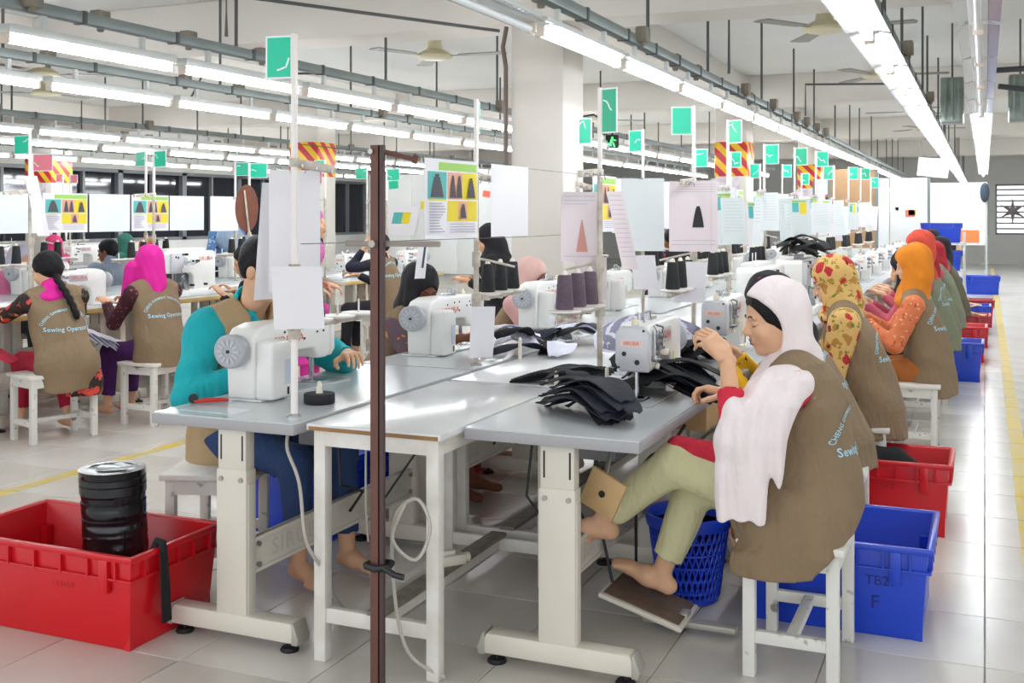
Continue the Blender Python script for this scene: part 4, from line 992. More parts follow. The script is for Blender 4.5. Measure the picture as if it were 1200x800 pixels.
def person(label, loc, rot, sh=SEAT, lean=.15, side=0., scale=1., res='mid', head=(0, 0, 0), head_off=(0, 0, 0), handL=None, handR=None, elbL=None, elbR=None, grip=.5,
           legs=None, skin='a', top=None, sleeve=None, pants=None, vest=None, scarf=None, scarf_kind='hijab', hair='none', bare_arm=.0, man=False, print_=None, vest_secs=None, vest_extra=(), feet=True, lower=True,
           scarf_extra=(), shoulder_w=.178, hip=(0, -.03, 0), pants_loose=1., tunic=None, palm=None, hand_dir=None, neck_drop=.15, vest_z=None, extra_top=(), pinch=(False, False), folds_v=.007, cat='person', grp=None, loose=1., scarf_fn=None, scarf_post=(), vest_open=False):
    H = {'hi': (.008, .0032, .0032, .007), 'mid': (.013, .006, .006, .010), 'low': (.02, .011, None, .018)}[res]
    t = thing('person', label, cat, loc, rot, grp)
    g = scale; P = Vector((hip[0], hip[1], sh+.09+hip[2])); dr = Vector((math.sin(side), math.sin(lean), math.cos(lean)*math.cos(side))).normalized()
    Rm = Matrix.Rotation(-lean, 3, 'X') @ Matrix.Rotation(side, 3, 'Y')
    nb = P+dr*.46*g; sw = shoulder_w*g
    xa = Rm @ Vector((1, 0, 0))
    shl, shr = P+dr*.405*g-xa*sw, P+dr*.405*g+xa*sw
    hc = nb+Vector((0, .035, .125*g))+Vector(head_off)
    mats = [skin_m[skin], top or cloth('plain', '#888888'), pants or cloth('pants', '#555555'), sleeve or top or cloth('plain', '#888888'), m_brow, m_lip[skin], m_hair]
    # ---- body, top and trousers as fields of their own
    lo, hi = (-.55, -.5, -.02), (.55, .85, 1.25*g+sh-.3)
    s = SDF(lo, hi, H[0]); tp = SDF((lo[0], lo[1], .28), hi, H[0]); tr = SDF(lo, (hi[0], hi[1], sh+.3), H[0])
    thin = .012
    def skin(pr, k=.02): s.add(pr, 0, k)
    skin(ell(P, (.15*g, .12*g, .095)), .05); tr.add(ell(P+Vector((0, 0, -.01)), (.165*g, .135*g, .105)), 0, .05)
    for q, rr in ((.14, (.145*g, .115*g, .15)), (.29, (.155*g, .105*g, .17))):
        tp.add(ell(P+dr*q*g, rr, Rm), 0, .05); skin(ell(P+dr*q*g, tuple(v-thin for v in rr), Rm), .05)
    tp.add(ell(P+Vector((0, 0, .01)), (.172*g, .142*g, .10)), 0, .05)
    tp.add(cone(shl, shr, .055*g), 0, .05); skin(cone(shl, shr, .043*g), .05)
    skin(cone(nb-dr*.06, nb+dr*.03, .052*g, .05)); skin(cone(nb, hc+Vector((0, -.005, -.07)), .051*g, .048*g))
    if man: tp.add(cone(nb-dr*.02, nb+dr*.035, .078*g, .07*g), 0, .02); tp.sub(cone(nb+dr*.0+Vector((0, .02, 0)), nb+dr*.12+Vector((0, .03, 0)), .058*g), .008)
    pl = pants_loose
    if lower:
        lg = legs or (((-.10, .37, sh+.04), (-.10, .40, .10), 0.), ((.10, .37, sh+.04), (.10, .40, .10), 0.))
        for q, (kn, an, ftdz) in zip((-1, 1), lg):
            hp = P+Vector((q*.085*g, .02, -.02)); a2 = Vector(an); k2 = Vector(kn); e = k2+(a2-k2)*.88
            tr.add(cone(hp, kn, .092*g*min(pl, 1.1), .066*pl), 0, .04); tr.add(cone(kn, e, .064*pl, .049*pl), 0, .03)
            skin(cone(hp, kn, .075*g, .052), .04); skin(cone(kn, an, .05, .034), .03)
            ax = (a2-k2).normalized(); tr.sub(cone(e+ax*.034, e+ax*.1, .07), .004)
            if feet:
                dz = ftdz if ftdz < 5 else 0
                heel = a2+Vector((0, -.025, -.045)); toe = a2+Vector((q*.02, .17, -.062+dz)) if ftdz < 5 else a2+Vector((0, .12, -.09))
                mid = a2+Vector((0, .05, -.04+dz*.3))
                skin(cone(heel, mid, .033, .032), .02); skin(cone(mid, toe, .032, .02), .03); skin(ell(toe+Vector((0, -.03, 0)), (.042, .045, .016)), .02)
                if res == 'hi':
                    for kk in range(5):
                        tt = toe+Vector((q*(.034-.017*kk)*-1, .012-.007*abs(kk-1), .0)); skin(cone(tt+Vector((0, -.03, 0)), tt, .011, .0095), .004)
        tr.folds(.003)
    for pr in (tunic or ()): tp.add(pr, 0, .04)
    for pr in extra_top: tp.add(pr, 0, .03)
    hands = []; arms = []
    for q, S0, hd, eb in ((-1, shl, handL, elbL), (1, shr, handR, elbR)):
        hd = Vector(hd or (q*.14, .36, sh+.40)); eb = Vector(eb or (q*.34, -.12, sh+.08))
        E, W = ik(S0, hd, eb, .275*g, .255*g); sl = SDF(lo, hi, H[0]) if sleeve else tp
        sl.add(cone(S0, E, .058*g*loose, .048*g*loose), 0, .04)
        cuff = E+(W-E)*(1-bare_arm if bare_arm else .9)
        sl.add(cone(E, cuff, (.047 if not bare_arm else .042)*g*loose, .036*g if not bare_arm else .043*g), 0, .02)
        ax = (W-E).normalized(); sl.sub(cone(cuff+ax*.035, cuff+ax*.08, .055), .004)
        if sleeve: sl.folds(.004, (30, 26, 40)); link('sleeve', to_mesh('sleeve', [sl.net()], [sleeve]), t)
        skin(cone(S0, E, .044*g, .036*g), .03); skin(cone(E, W, .036*g, .0245*g), .01)
        hands.append((W, ax, q)); arms.append((Vector(S0), E, q))
    tp.folds(.003 if not man else .006, (22, 17, 13) if not man else (26, 22, 30))
    link('tunic', to_mesh('tunic', [tp.net()], [mats[1]]), t)
    if lower: link('trousers', to_mesh('trousers', [tr.net()], [mats[2]]), t)
    parts = [s.net()]
    # ---- head and hands
    HM = Matrix.Translation(hc) @ Matrix.Rotation(head[1], 4, 'Z') @ Matrix.Rotation(head[0], 4, 'X') @ Matrix.Rotation(head[2], 4, 'Y') @ Matrix.Scale(g**.5*.98, 4)
    parts.append(xf_part(head_for(H[1], man), HM))
    for n_, (W, d, q) in enumerate(hands):
        dd = Vector(hand_dir[n_]) if hand_dir and hand_dir[n_] else (d+Vector((0, .4, -.1))).normalized()
        up = Vector(palm[n_]) if palm and palm[n_] else Vector((0, 0, 1))
        B = basis(dd, up).to_4x4(); B.translation = W
        if H[2]: parts.append(xf_part(hand_for(H[2], grip, q > 0, bool(pinch[n_])), B))
        else: parts.append(xf_part(hand_for(.011, .5, q > 0), B))
    link('body', to_mesh('body', parts, mats), t)
    if res != 'low':
        for nm, tubes in brow_geo(H[1], man):
            for q, (pts, rr) in zip((-1, 1), tubes):
                MB().tube([tuple(HM @ Vector(p)) for p in pts], rr, 6).build(nm, m_brow, t)
    def hp_(p): return tuple(HM @ Vector(p))
    HR = HM.to_3x3().normalized()
    # ---- vest
    if vest:
        zb = vest_z if vest_z is not None else sh-.03
        v = SDF((-.45, -.5, zb-.08), (.45, .4, nb.z+.08), H[3])
        secs = vest_secs
        if not secs:
            secs = []
            for a_, rx, ry in ((0, .20, .165), (.25, .195, .158), (.5, .188, .145), (.75, .19, .135), (.9, .182, .118), (1.0, .15, .09)):
                z = zb+(P.z+dr.z*.42*g-zb)*a_; u_ = (z-P.z)/dr.z; cx, cy = (P.x+dr.x*u_, P.y+dr.y*u_) if u_ > 0 else (P.x, P.y)
                secs.append((z, cx, cy-.005, rx*g, ry*g))
        v.add(loft(secs), 0, .03)
        v.add(cone(P+dr*.42*g-xa*sw*.8, P+dr*.42*g+xa*sw*.8, .066*g), 0, .04)
        v.add(cone(P+dr*.44*g-xa*.07, P+dr*.44*g+xa*.07, .07*g), 0, .04)
        for pr in vest_extra: v.add(pr, 0, .04)
        v.folds(folds_v, (19, 15, 11), ph=loc[1])
        v.sub(cone(nb-dr*.0+Vector((0, .03, .0)), nb+Vector((0, .05, .2)), .058*g), .015)
        for S0, E_, q in arms: v.sub(cone(S0+Vector((q*.045, .0, -.02)), S0+(E_-S0)*.9+Vector((q*.03, 0, 0)), .060*g*loose, .05*g*loose), .012)
        if vest_open: v.sub(ell(P+dr*.36*g+Vector((0, .15, 0)), (.06, .11, .24), Rm), .01)
        me = to_mesh('vest', [v.net()], [vest]); vo = link('vest', me, t)
        if print_: dome_text(vo, me, **print_)
    # ---- hair and scarf
    def field(pad, h, zlo): return SDF((hc.x-.3, hc.y-.32, hc.z-zlo), (hc.x+.3, hc.y+.3, hc.z+.2), h)
    if hair != 'none':
        a = SDF((hc.x-.16, hc.y-.2, hc.z-.2), (hc.x+.16, hc.y+.2, hc.z+.19), max(H[1], .006))
        a.add(ell(hp_((0, -.016, .04)), (.087*g**.5, .105*g**.5, .096*g**.5), HR))
        if hair == 'long': a.add(ell(hp_((0, -.035, -.02)), (.083, .06, .10), HR), 0, .03)
        if hair == 'short': a.add(ell(hp_((0, -.045, -.0)), (.078, .06, .075), HR), 0, .03)
        a.folds(.0025, (70, 60, 50))
        a.sub(ell(hp_((0, .145, -.03)), (.13, .108, .115), HR), .010); a.sub(ell(hp_((0, .065, -.10)), (.13, .10, .085), HR), .012)
        link('hair', to_mesh('hair', [a.net()], [m_hair]), t)
    if scarf:
        a = SDF((hc.x-.42, hc.y-.36, hc.z-.68), (hc.x+.38, hc.y+.36, hc.z+.19), H[3]*.8)
        a.add(ell(hp_((0, -.018, .035)), (.095, .114, .105), HR))
        if scarf_kind == 'hijab':
            a.add(ell(hp_((0, -.02, -.06)), (.088, .095, .10), HR), 0, .04)
            a.add(cone(hc+Vector((0, -.01, -.10)), nb+Vector((0, .01, .0)), .083, .095), 0, .05)
            a.add(ell(nb+Vector((0, .01, -.045)), (.125*g, .105*g, .055)), 0, .05); a.add(ell(nb+Vector((0, -.015, .03)), (.085, .085, .07)), 0, .04)
        elif scarf_kind == 'loose':
            a.add(ell(hp_((0, -.05, -.05)), (.09, .068, .10), HR), 0, .03)
            a.add(cone(hc+Vector((0, -.03, -.10)), nb+Vector((0, -.02, .01)), .066, .072), 0, .04)
        elif scarf_kind == 'veil':
            a.add(ell(hp_((0, -.06, -.07)), (.10, .085, .14), HR), 0, .04)
            a.add(cone(hc+Vector((0, -.06, -.10)), nb+Vector((0, -.08, -.14)), .10, .15), 0, .05)
            a.add(ell(nb+Vector((0, -.02, -.1)), (.21*g, .15*g, .14)), 0, .05)
        for pr in scarf_extra: a.add(pr, 0, .03)
        if scarf_fn: a.D = a.D+scarf_fn(a.ax[0][:, None, None], a.ax[1][None, :, None], a.ax[2][None, None, :]).astype(f32)
        else: a.folds(.004, (34, 26, 21), ph=loc[0]); a.folds(.0022, (80, 64, 30), ph=loc[1])
        if scarf_kind == 'loose': a.sub(ell(hp_((0, .165, -.03)), (.26, .165, .145), HR), .010); a.sub(ell(hp_((0, .15, -.13)), (.14, .105, .085), HR), .015)
        else: a.sub(ell(hp_((0, .125, -.025)), (.066, .085, .09), HR), .01); a.sub(ell(hp_((0, .10, -.06)), (.05, .05, .07), HR), .01)
        for pr in scarf_post: a.add(pr, 0, .02)
        link('headscarf', to_mesh('headscarf', [a.net()], [scarf]), t)
    return t, dict(hc=hc, nb=nb, P=P, dr=dr, HM=HM)
# ================================================================ the operators
R90 = PI/2
m_pink = cloth('scarf_white', '#efe2e2', .05)
m_redtop = cloth('crimson', '#d0273f'); m_pantsy = cloth('pale_lime', '#d6d1a4', .06)
# --- white-scarf operator (near right)
SX, SY = -.60, 3.85
gv = [(.345, -.275, .03, .022, .14), (.42, -.27, .015, .035, .155), (.47, -.13, -.03, .17, .175), (.55, -.06, -.05, .20, .18), (.65, -.02, -.055, .20, .17), (.75, -.01, -.045, .19, .155), (.88, -.015, -.035, .185, .145), (.96, -.02, -.02, .165, .12), (1.0, -.02, -.015, .12, .09)]
girl, gi = person('young operator in white headscarf and khaki vest raising her hand at the near machine', (SX, SY, 0), R90+.05, lean=.13, res='hi', hip=(0, -.07, 0),
    head=(-.24, .40, 0), head_off=(-.02, .035, .03), shoulder_w=.165, handL=(-.24, .185, 1.035), elbL=(-.34, .06, .70), handR=(.06, .22, .87), elbR=(.3, .0, .7), grip=.72, bare_arm=.40,
    hand_dir=((.02, .62, .72), (-.15, .9, .2)), palm=((-.45, -.55, .55), (.2, .1, 1)), pinch=(True, False),
    legs=(((-.07, .385, .645), (-.01, .665, .41), 9.), ((.10, .35, .53), (.09, .475, .205), .07)), pants_loose=1.12, top=m_redtop, pants=m_pantsy, vest=m_vest, scarf=m_pink, scarf_kind='loose', hair='long',
    vest_secs=gv, vest_z=.34, vest_extra=(ell((-.2, .03, .52), (.10, .16, .13)),),
    scarf_extra=(ell((-.19, .015, .95), (.095, .10, .065)), loft([(.535, -.345, .125, .014, .07), (.60, -.35, .12, .022, .09), (.70, -.352, .105, .035, .105), (.80, -.335, .085, .055, .105), (.90, -.27, .035, .078, .10), (.965, -.20, .01, .07, .085)]), cone((-.25, .05, .90), (-.325, .14, .79), .075, .068), cone((-.325, .14, .79), (-.32, .145, .87), .066, .05), cone((-.05, .1, 1.0), (-.02, .13, .93), .05, .04)),
    tunic=(cone((-.06, .05, .60), (-.07, .38, .685), .09, .052),), print_=dict(cz=.80, size=.040, r=.165),
    scarf_post=(cone((-.03, .045, 1.0), (-.03, .09, .92), .045, .055),),
    scarf_fn=lambda x, y, z: np.where(z < 1.0, .0042*np.sin(y*105+z*16+2.2*np.sin(z*9+x*8))+.003*np.sin(y*52-z*11+1), .0024*np.sin(y*60+z*45+3*np.sin(x*14))))
# --- others on the right-hand side of the first line
m_floral = floral('scarf_floral', '#d8b06a', [('#b5813a', .35, 1.2), ('#6f7a2c', .22, 1.6), ('#b8232c', .34, 1.0), ('#7c1220', .16, .85), ('#8a7a24', .2, 2.1)], 13)
m_blackpink = floral('scarf_black_pink', '#1f1c24', [('#d02a70', .11, 1.3)], 16)
m_yelblk = floral('sleeve_yellow_black', '#e8b012', [('#2a1a20', .25, 1.4), ('#c22a3c', .1, 1.1)], 15)
m_orange = cloth('scarf_orange', '#e88a1c', .1)
m_orp = floral('sleeve_orange_print', '#d9774a', [('#e8c4a0', .22, 2.2), ('#b43a24', .2, 1.6)], 16)
m_darkp = cloth('dark_trousers', '#23222a')
person('operator in black scarf with pink pattern, half hidden behind the white-scarf operator', (-.66, 4.95, 0), R90, lean=.40, head=(-.35, 0, 0), head_off=(-.06, .06, .03), handL=(-.12, .40, .88), handR=(.12, .40, .88), elbL=(-.34, -.05, .55), top=m_yelblk, pants=m_darkp, vest=m_vest, scarf=m_blackpink, print_=dict(cz=.85, size=.040, r=.165), hip=(0, -.07, 0))
person('operator in yellow floral headscarf and matching sleeves under a khaki vest', (-.62, 5.93, 0), R90+.08, scale=1.08, loose=1.25, lean=.27, head=(-.38, .1, 0), head_off=(0, .01, .005), handL=(-.14, .32, .83), handR=(.12, .36, .86), elbL=(-.34, -.2, .5), top=m_floral, pants=m_darkp, vest=m_vest, scarf=m_floral, print_=dict(cz=.85, size=.040, r=.165), hip=(0, -.08, 0), vest_z=.38)
person('operator in plain orange headscarf on a white stool by the aisle', (-.40, 7.55, 0), R90, lean=.22, head=(-.3, -.1, 0), head_off=(0, -.03, .07), handL=(-.14, .32, .83), handR=(.12, .36, .86), elbL=(-.34, -.2, .5), loose=1.2, top=m_orange, sleeve=m_orp, pants=cloth('rust', '#b0682c'), vest=m_vest, scarf=m_orange, print_=dict(cz=.86, size=.040, r=.165), hip=(0, -.08, 0), vest_z=.36)
m_blk_c = cloth('black', '#1b1a1f'); m_redc = cloth('scarf_red', '#a81e2c'); m_coral = cloth('scarf_coral', '#e0523f')
m_pinksl = cloth('pink_sleeve', '#c8566a')
far_r = [(-.47, 8.75, m_blk_c, m_vestg, 'black headscarf and sage vest, next after the orange-scarf operator', 0), (-.42, 9.75, m_coral, m_vestg, 'coral red headscarf sitting taller behind the orange one', .13), (-.42, 10.3, m_redc, m_vestg, 'dark red headscarf and sage vest', 0),
         (-.40, 11.7, m_redc, m_vestg, 'crimson headscarf behind the dark red one', 0), (-.38, 13.0, m_blk_c, m_vesto, 'black headscarf and olive vest by the crate rack', .02), (-.55, 14.6, m_blk_c, m_vesto, 'black headscarf at the end of the row', .08)]
for k, (x, y, sc_, ve, lb, up) in enumerate(far_r):
    person('far operator in '+lb, (x, y, 0), R90, lean=.24, res='low' if k > 1 else 'mid', head=(-.3, 0, 0), head_off=(0, 0, up), top=m_pinksl, pants=m_darkp, vest=ve, scarf=sc_, hip=(0, -.07, 0), vest_z=.40, print_=dict(cz=.85, size=.04, r=.165) if k < 3 else None)
person('distant man in blue shirt standing by the bright window', (-.75, 26, 0), PI, sh=.84, lean=.02, res='low', top=cloth('blue_shirt', '#4d6f9c'), pants=m_darkp, hair='short', man=True, legs=(((-.1, .02, .48), (-.1, 0, .10), 0), ((.1, .02, .48), (.1, 0, .10), 0)), handL=(-.25, .05, .8), handR=(.25, .05, .8), scale=1.0)
# --- left side of the first line (facing +x)
m_cyan = cloth('turquoise_shirt', '#12adb5', .1); m_vestt = drape(M('vest_tan', '#b39873', .85, var=.1, vscale=5, bump=.4, bscale=14), (14, 14, 6), .5, .02)
m_jean = cloth('jeans', '#2c4470')
man, mi_ = person('man in turquoise shirt and tan vest working at the near left machine', (-2.95, 3.97, 0), -R90-.4, sh=.48, vest_open=True, lean=.20, scale=1.15, loose=1.3, res='hi', man=True, hair='short', head=(-.3, .35, 0), head_off=(.0, .08, .04), handR=(.11, .30, .88), elbR=(.5, .0, .74), handL=(-.3, .34, .9), elbL=(-.5, .0, .8), skin='a', grip=.5,
    top=m_cyan, pants=m_jean, vest=m_vestt, hip=(.0, -.06, 0), vest_z=.40, legs=(((-.22, .40, .50), (-.24, .42, .10), 0.), ((.02, .43, .50), (.0, .42, .10), 0.)), pants_loose=1.05, shoulder_w=.175)
# lanyard
MB().tube([tuple(mi_['nb']+Vector((.085, -.02, .02))), tuple(mi_['nb']+Vector((.10, .08, -.05))), tuple(mi_['nb']+Vector((.06, .15, -.16)))], .008, 6).build('lanyard', cloth('lanyard_blue', '#2463c8'), man)
m_purp = floral('sleeve_purple_print', '#5d4a55', [('#c98a2a', .22, 1.2), ('#8a2a3c', .2, 1.5)], 15)
person('operator in black headscarf bending over the second white machine', (-2.97, 5.33, 0), -R90, lean=.40, head=(-.5, -.45, 0), head_off=(.03, .03, .02), handR=(.16, .46, .86), elbR=(.36, .1, .7), handL=(-.2, .45, .86), skin='b', top=m_blk_c, sleeve=m_purp, pants=m_darkp, vest=m_vest, scarf=m_blk_c, hip=(0, -.07, 0))
person('operator in pale pink headscarf seated before the plain column', (-2.95, 6.88, 0), -R90, lean=.42, head=(-.3, -.2, 0), head_off=(.03, .02, 0), handR=(.14, .44, .86), handL=(-.2, .45, .86), skin='b', top=cloth('pink_kameez', '#d9a7a4'), pants=m_darkp, vest=m_vest, scarf=cloth('scarf_palepink', '#dcb4aa', .06), hip=(0, -.07, 0))
person('standing woman wrapped in black veil behind the black-scarf operator', (-3.85, 8.7, 0), 1.9, sh=.62, lean=.15, res='low', top=m_blk_c, pants=m_darkp, scarf=m_blk_c, scarf_kind='veil', head=(-.3, 0, 0), legs=(((-.1, .1, .4), (-.1, 0.05, .10), 0), ((.1, .1, .4), (.1, .05, .10), 0)), handL=(-.15, .25, .95), handR=(.15, .25, .95))
person('worker in teal top with lime green scarf beyond the column', (-4.0, 9.9, 0), .9, sh=.55, lean=.35, res='low', top=cloth('teal_top', '#1b8a8a'), sleeve=cloth('lime', '#a7cf2a'), pants=m_darkp, vest=m_vest, hair='short', head=(-.3, 0, 0))
person('seated woman with dark hair in black and magenta, seen between the sheets', (-3.1, 11.9, 0), .9, sh=.56, lean=.2, res='mid', top=m_blk_c, sleeve=cloth('magenta_dark', '#7a1f4c'), pants=m_darkp, hair='long', head=(-.2, .5, 0), skin='b')
# --- second line
m_mag = cloth('scarf_magenta', '#e01f9a', .1)
m_fl2 = floral('kameez_red_floral', '#2b1d1c', [('#d8463a', .34, .9), ('#e8a070', .17, .9), ('#4e5a2a', .2, 1.5), ('#a8442e', .2, 1.2)], 14)
m_fl3 = floral('kameez_dark_floral', '#3a1420', [('#b83a4c', .2, 2.0), ('#d8b890', .11, 2.0)], 15)
m_cri = cloth('crimson_trousers', '#b01638')
w1, w1i = person('operator with long black braid and magenta neckerchief, khaki vest back turned', (-5.78, 5.72, 0), R90-.42, lean=.30, side=-.06, head=(-.35, .55, 0), head_off=(-.02, .0, .02), handL=(-.22, .52, .84), elbL=(-.42, .1, .62), handR=(.15, .45, .86), bare_arm=.55, top=m_fl2, pants=m_cri, vest=m_vest, hair='short', print_=dict(cz=.81, size=.040, r=.165), hip=(0, -.09, 0), vest_z=.33,
    vest_extra=(ell((0, -.15, .50), (.22, .12, .15)),), tunic=(ell((.12, -.12, .35), (.13, .10, .2)),), legs=(((-.12, .36, .48), (-.12, .38, .10), 0.), ((.14, .3, .42), (.14, .2, .10), 0.)))
hc = w1i['hc']; br = []
a = SDF((hc.x-.2, hc.y-.42, hc.z-.42), (hc.x+.25, hc.y+.1, hc.z+.1), .007)
for k in range(24):
    f_ = k/23; p = hc+Vector((.02+.10*f_, -.085-.135*f_-.03*math.sin(f_*3), -.03-.28*f_)); a.add(ell(p+Vector((.007*math.sin(k*1.6), 0, 0)), (.025-.008*f_, .021, .018)), 0, .012)
link('braid', to_mesh('braid', [a.net()], [m_hair]), w1)
a = SDF((hc.x-.2, hc.y-.25, hc.z-.30), (hc.x+.2, hc.y+.2, hc.z), .008)
nb = w1i['nb']; a.add(cone(nb+Vector((0, -.01, .03)), nb+Vector((0, 0, -.0)), .075, .10), 0, .04).add(ell(nb+Vector((-.02, -.03, -.03)), (.13, .09, .05)), 0, .03); a.folds(.005, (40, 30, 30))
link('neckerchief', to_mesh('neckerchief', [a.net()], [m_mag]), w1)
person('operator in bright magenta headscarf and khaki vest on a chipped stool', (-5.58, 6.42, 0), R90-.2, lean=.2, head=(-.25, -.05, 0), head_off=(0, 0, .03), handL=(-.14, .36, .86), elbL=(-.34, -.12, .5), handR=(.12, .40, .86), top=m_fl3, pants=cloth('violet', '#4a1560'), vest=m_vest, scarf=m_mag, scarf_extra=(cone((-.11, .10, 1.12), (-.14, .13, .92), .05, .035),), print_=dict(cz=.85, size=.040, r=.165), hip=(0, -.08, 0))
person('dark-haired girl in black scarf bending over her work past the bartack machine', (-5.5, 7.75, 0), R90+.3, lean=.45, head=(-.35, .35, 0), head_off=(-.02, 0, .03), top=m_blk_c, pants=m_darkp, hair='long', scarf=m_blk_c, scarf_kind='loose', skin='a')
person('short-haired operator in khaki vest and striped navy sleeves, hand to his face', (-5.45, 9.6, 0), R90, sh=.52, lean=.15, head=(-.35, .2, 0), handL=(-.10, .17, 1.19), elbL=(-.25, .25, .75), handR=(.15, .42, .9), top=M('navy_stripe', '#1f2233', .8, bump=.3, bscale=20), pants=m_darkp, vest=m_vest, hair='short', man=True, print_=dict(cz=.98, size=.045, r=.165))
pk = cloth('pink_dress', '#d83aa0')
person('standing woman in bright pink dress behind the blank hanging sheets', (-4.86, 7.35, 0), -1.2, sh=.76, lean=.05, res='low', top=pk, pants=pk, scarf=cloth('pink_veil', '#e070b8'), scarf_kind='veil', legs=(((-.1, .02, .48), (-.1, 0, .10), 0), ((.1, .02, .48), (.1, 0, .10), 0)), handL=(-.25, .1, .95), handR=(.25, .1, .95), tunic=(loft([(.35, 0, 0, .24, .18), (.8, 0, 0, .19, .15)]),))
person('standing woman in light blue patterned headscarf by the far machines', (-8.35, 10.9, 0), 1.2, sh=.78, lean=.12, res='low', top=floral('blue_print', '#5c86b8', [('#a9c3dd', .25, 1.4), ('#2d4f86', .2, 1.)], 12), pants=m_darkp, scarf=cloth('scarf_lightblue', '#9db4cf', .15), scarf_kind='veil', legs=(((-.1, .02, .48), (-.1, 0, .10), 0), ((.1, .02, .48), (.1, 0, .10), 0)), handL=(-.2, .2, 1.0), handR=(.2, .2, 1.0))
person('man in grey-blue shirt seated with his back turned in the second line', (-8.5, 9.15, 0), R90-.3, lean=.2, res='mid', top=cloth('grey_shirt', '#8f9cab', .15), pants=m_darkp, hair='short', man=True, skin='b', head=(-.2, .6, 0))
person('operator in white and pink veil at the near end of the second line', (-8.25, 7.6, 0), -R90, lean=.25, res='low', top=cloth('pink_kameez2', '#e47aa6'), pants=m_darkp, scarf=cloth('veil_lilac', '#d8d4e4'), scarf_kind='veil', head=(-.3, 0, 0))
person('operator in orange headscarf half hidden by the magenta one', (-8.9, 10.0, 0), -R90, lean=.3, res='low', top=cloth('plum', '#5a2436'), pants=m_darkp, scarf=cloth('scarf_rust', '#d0703a'), head=(-.3, 0, 0))
for k, (x, y, c_) in enumerate(((-11.0, 9.4, '#7a8aa0'), (-11.0, 10.9, '#c83a70'), (-13.4, 10.2, '#3a3a48'), (-11.0, 12.2, '#2c6a5c'))):
    person('distant operator in %s headscarf of the third line' % ('slate', 'raspberry', 'charcoal', 'dark green')[k], (x, y, 0), R90 if x > -12 else -R90, lean=.25, res='low', top=cloth('third%d' % k, c_), pants=m_darkp, scarf=cloth('third%d' % k, c_), lower=True)
# ================================================================ paper, posters, flags on strings
def fc(x, y, off=0): return math.atan2(-x, y)+off
WX = -2.15
def wire(x, y0, y1, z, label): return tag(MB().tube([(x, y0, z), (x, (y0+y1)/2, z-.012), (x, y1, z)], .0016, 5).build('string_line', m_rod), label, 'string')
wire(WX-.03, 3.25, 15.5, 1.745, 'thin upper string holding posters along the near left row'); wire(WX-.03, 3.25, 7.5, 1.40, 'thin lower string under the posters along the near left row')
sheet('work_poster', 'colourful work-instruction poster with dark garment pieces on string by the second stand', .47, .345, (WX, 4.375, 1.742), R90-.06, bow=.006, prints=POSTER)
sheet('paper_sheet', 'blank reverse of a poster on string before the plain column', .46, .345, (WX+.01, 5.0, 1.742), R90, bow=.01)
sheet('work_poster', 'teal-headed poster hanging behind the purple cone stand', .46, .345, (WX, 6.5, 1.742), R90, bow=.006, prints=POSTER)
# stand 1 sheets
sheet('paper_sheet', 'large blank sheet hanging behind the tall white stand pole', .185, .45, (-2.335, 3.44, 1.665), fc(-2.3, 3.46), bow=.01)
sheet('paper_sheet', 'second blank sheet askew behind the large blank sheet', .10, .43, (-2.44, 3.45, 1.62), fc(-2.42, 3.46, .75), bow=.012, skew=.14, tilt=.05)
sheet('paper_sheet', 'small blank card tied to the tall white stand pole', .17, .215, (-2.165, 3.20, 1.325), fc(-2.165, 3.2, -.05), bow=.006, skew=-.05)
# stand 2 narrow tag
sheet('paper_tag', 'narrow blank paper tag on the stand by the second white machine', .11, .235, (-2.12, 4.64, 1.08), fc(-2.12, 4.64, .1), bow=.006, skew=.05)
sheet('paper_slips', 'folded white slips hanging under the garment poster', .05, .15, (-2.2, 4.2, 1.38), fc(-2.2, 4.2, .5), bow=.01, skew=.12, prints=[('k', .6, .8, .1, .7)])
# stand 3
PTRI = [('l', .08, .9, .06, .066), ('l', .08, .9, .12, .126), ('l', .1, .7, .17, .176), ('l', .1, .9, .92, .926)]+taper('p', .55, .02, .3, .40, .86, 10)
sheet('pattern_sheet', 'pinkish pattern sheet with a brown tapering piece on the purple cone stand', .165, .30, (-1.60, 4.50, 1.60), fc(-1.6, 4.5), m_paperp, prints=PTRI, bow=.008)
sheet('pattern_sheet', 'pinkish lined sheet hung edge-on right of the purple cone stand', .07, .33, (-1.44, 4.48, 1.60), fc(-1.44, 4.48, .3), m_paperp, bow=.012, skew=-.22, prints=[('l', .1, .9, .05+k*.06, .055+k*.06) for k in range(14)])
sheet('pattern_sheet', 'small pale card standing behind the purple cones', .13, .17, (-1.545, 4.49, 1.32), fc(-1.6, 4.6), m_paperp, bow=.004)
# stand 4 (plain bright green flag)
PT2 = [('l', .05, .95, .05+k*.035, .054+k*.035) for k in range(4)]+taper('b', .60, .04, .24, .36, .66, 10, .6)+[ ('l', .05, .95, .84, .845), ('l', .05, .95, .90, .905), ('l', .86, .865, .03, .97)]
sheet('pattern_sheet', 'lined sheet with a black tapering pattern piece on the plain green flag stand', .25, .37, (-1.40, 5.70, 1.68), fc(-1.4, 5.7), m_paperp, prints=PT2, bow=.008)
sheet('paper_tag', 'white tag left of the black cones on the plain green flag stand', .12, .17, (-1.57, 5.35, 1.30), fc(-1.57, 5.3, .1), bow=.006, skew=-.1)
sheet('paper_tag', 'blank card under the black cones on the plain green flag stand', .165, .21, (-1.40, 5.62, 1.26), fc(-1.4, 5.6, -.1), bow=.006)
sheet('paper_sheet', 'bluish sheet behind the lined pinkish sheet', .20, .34, (-1.468, 5.0, 1.672), fc(-1.46, 5, .1), m_papert, bow=.01)
sheet('work_poster', 'yellow and teal poster between the two pattern sheets', .30, .34, (WX-.02, 7.32, 1.742), .6, m_papert, prints=POSTER, bow=.006)
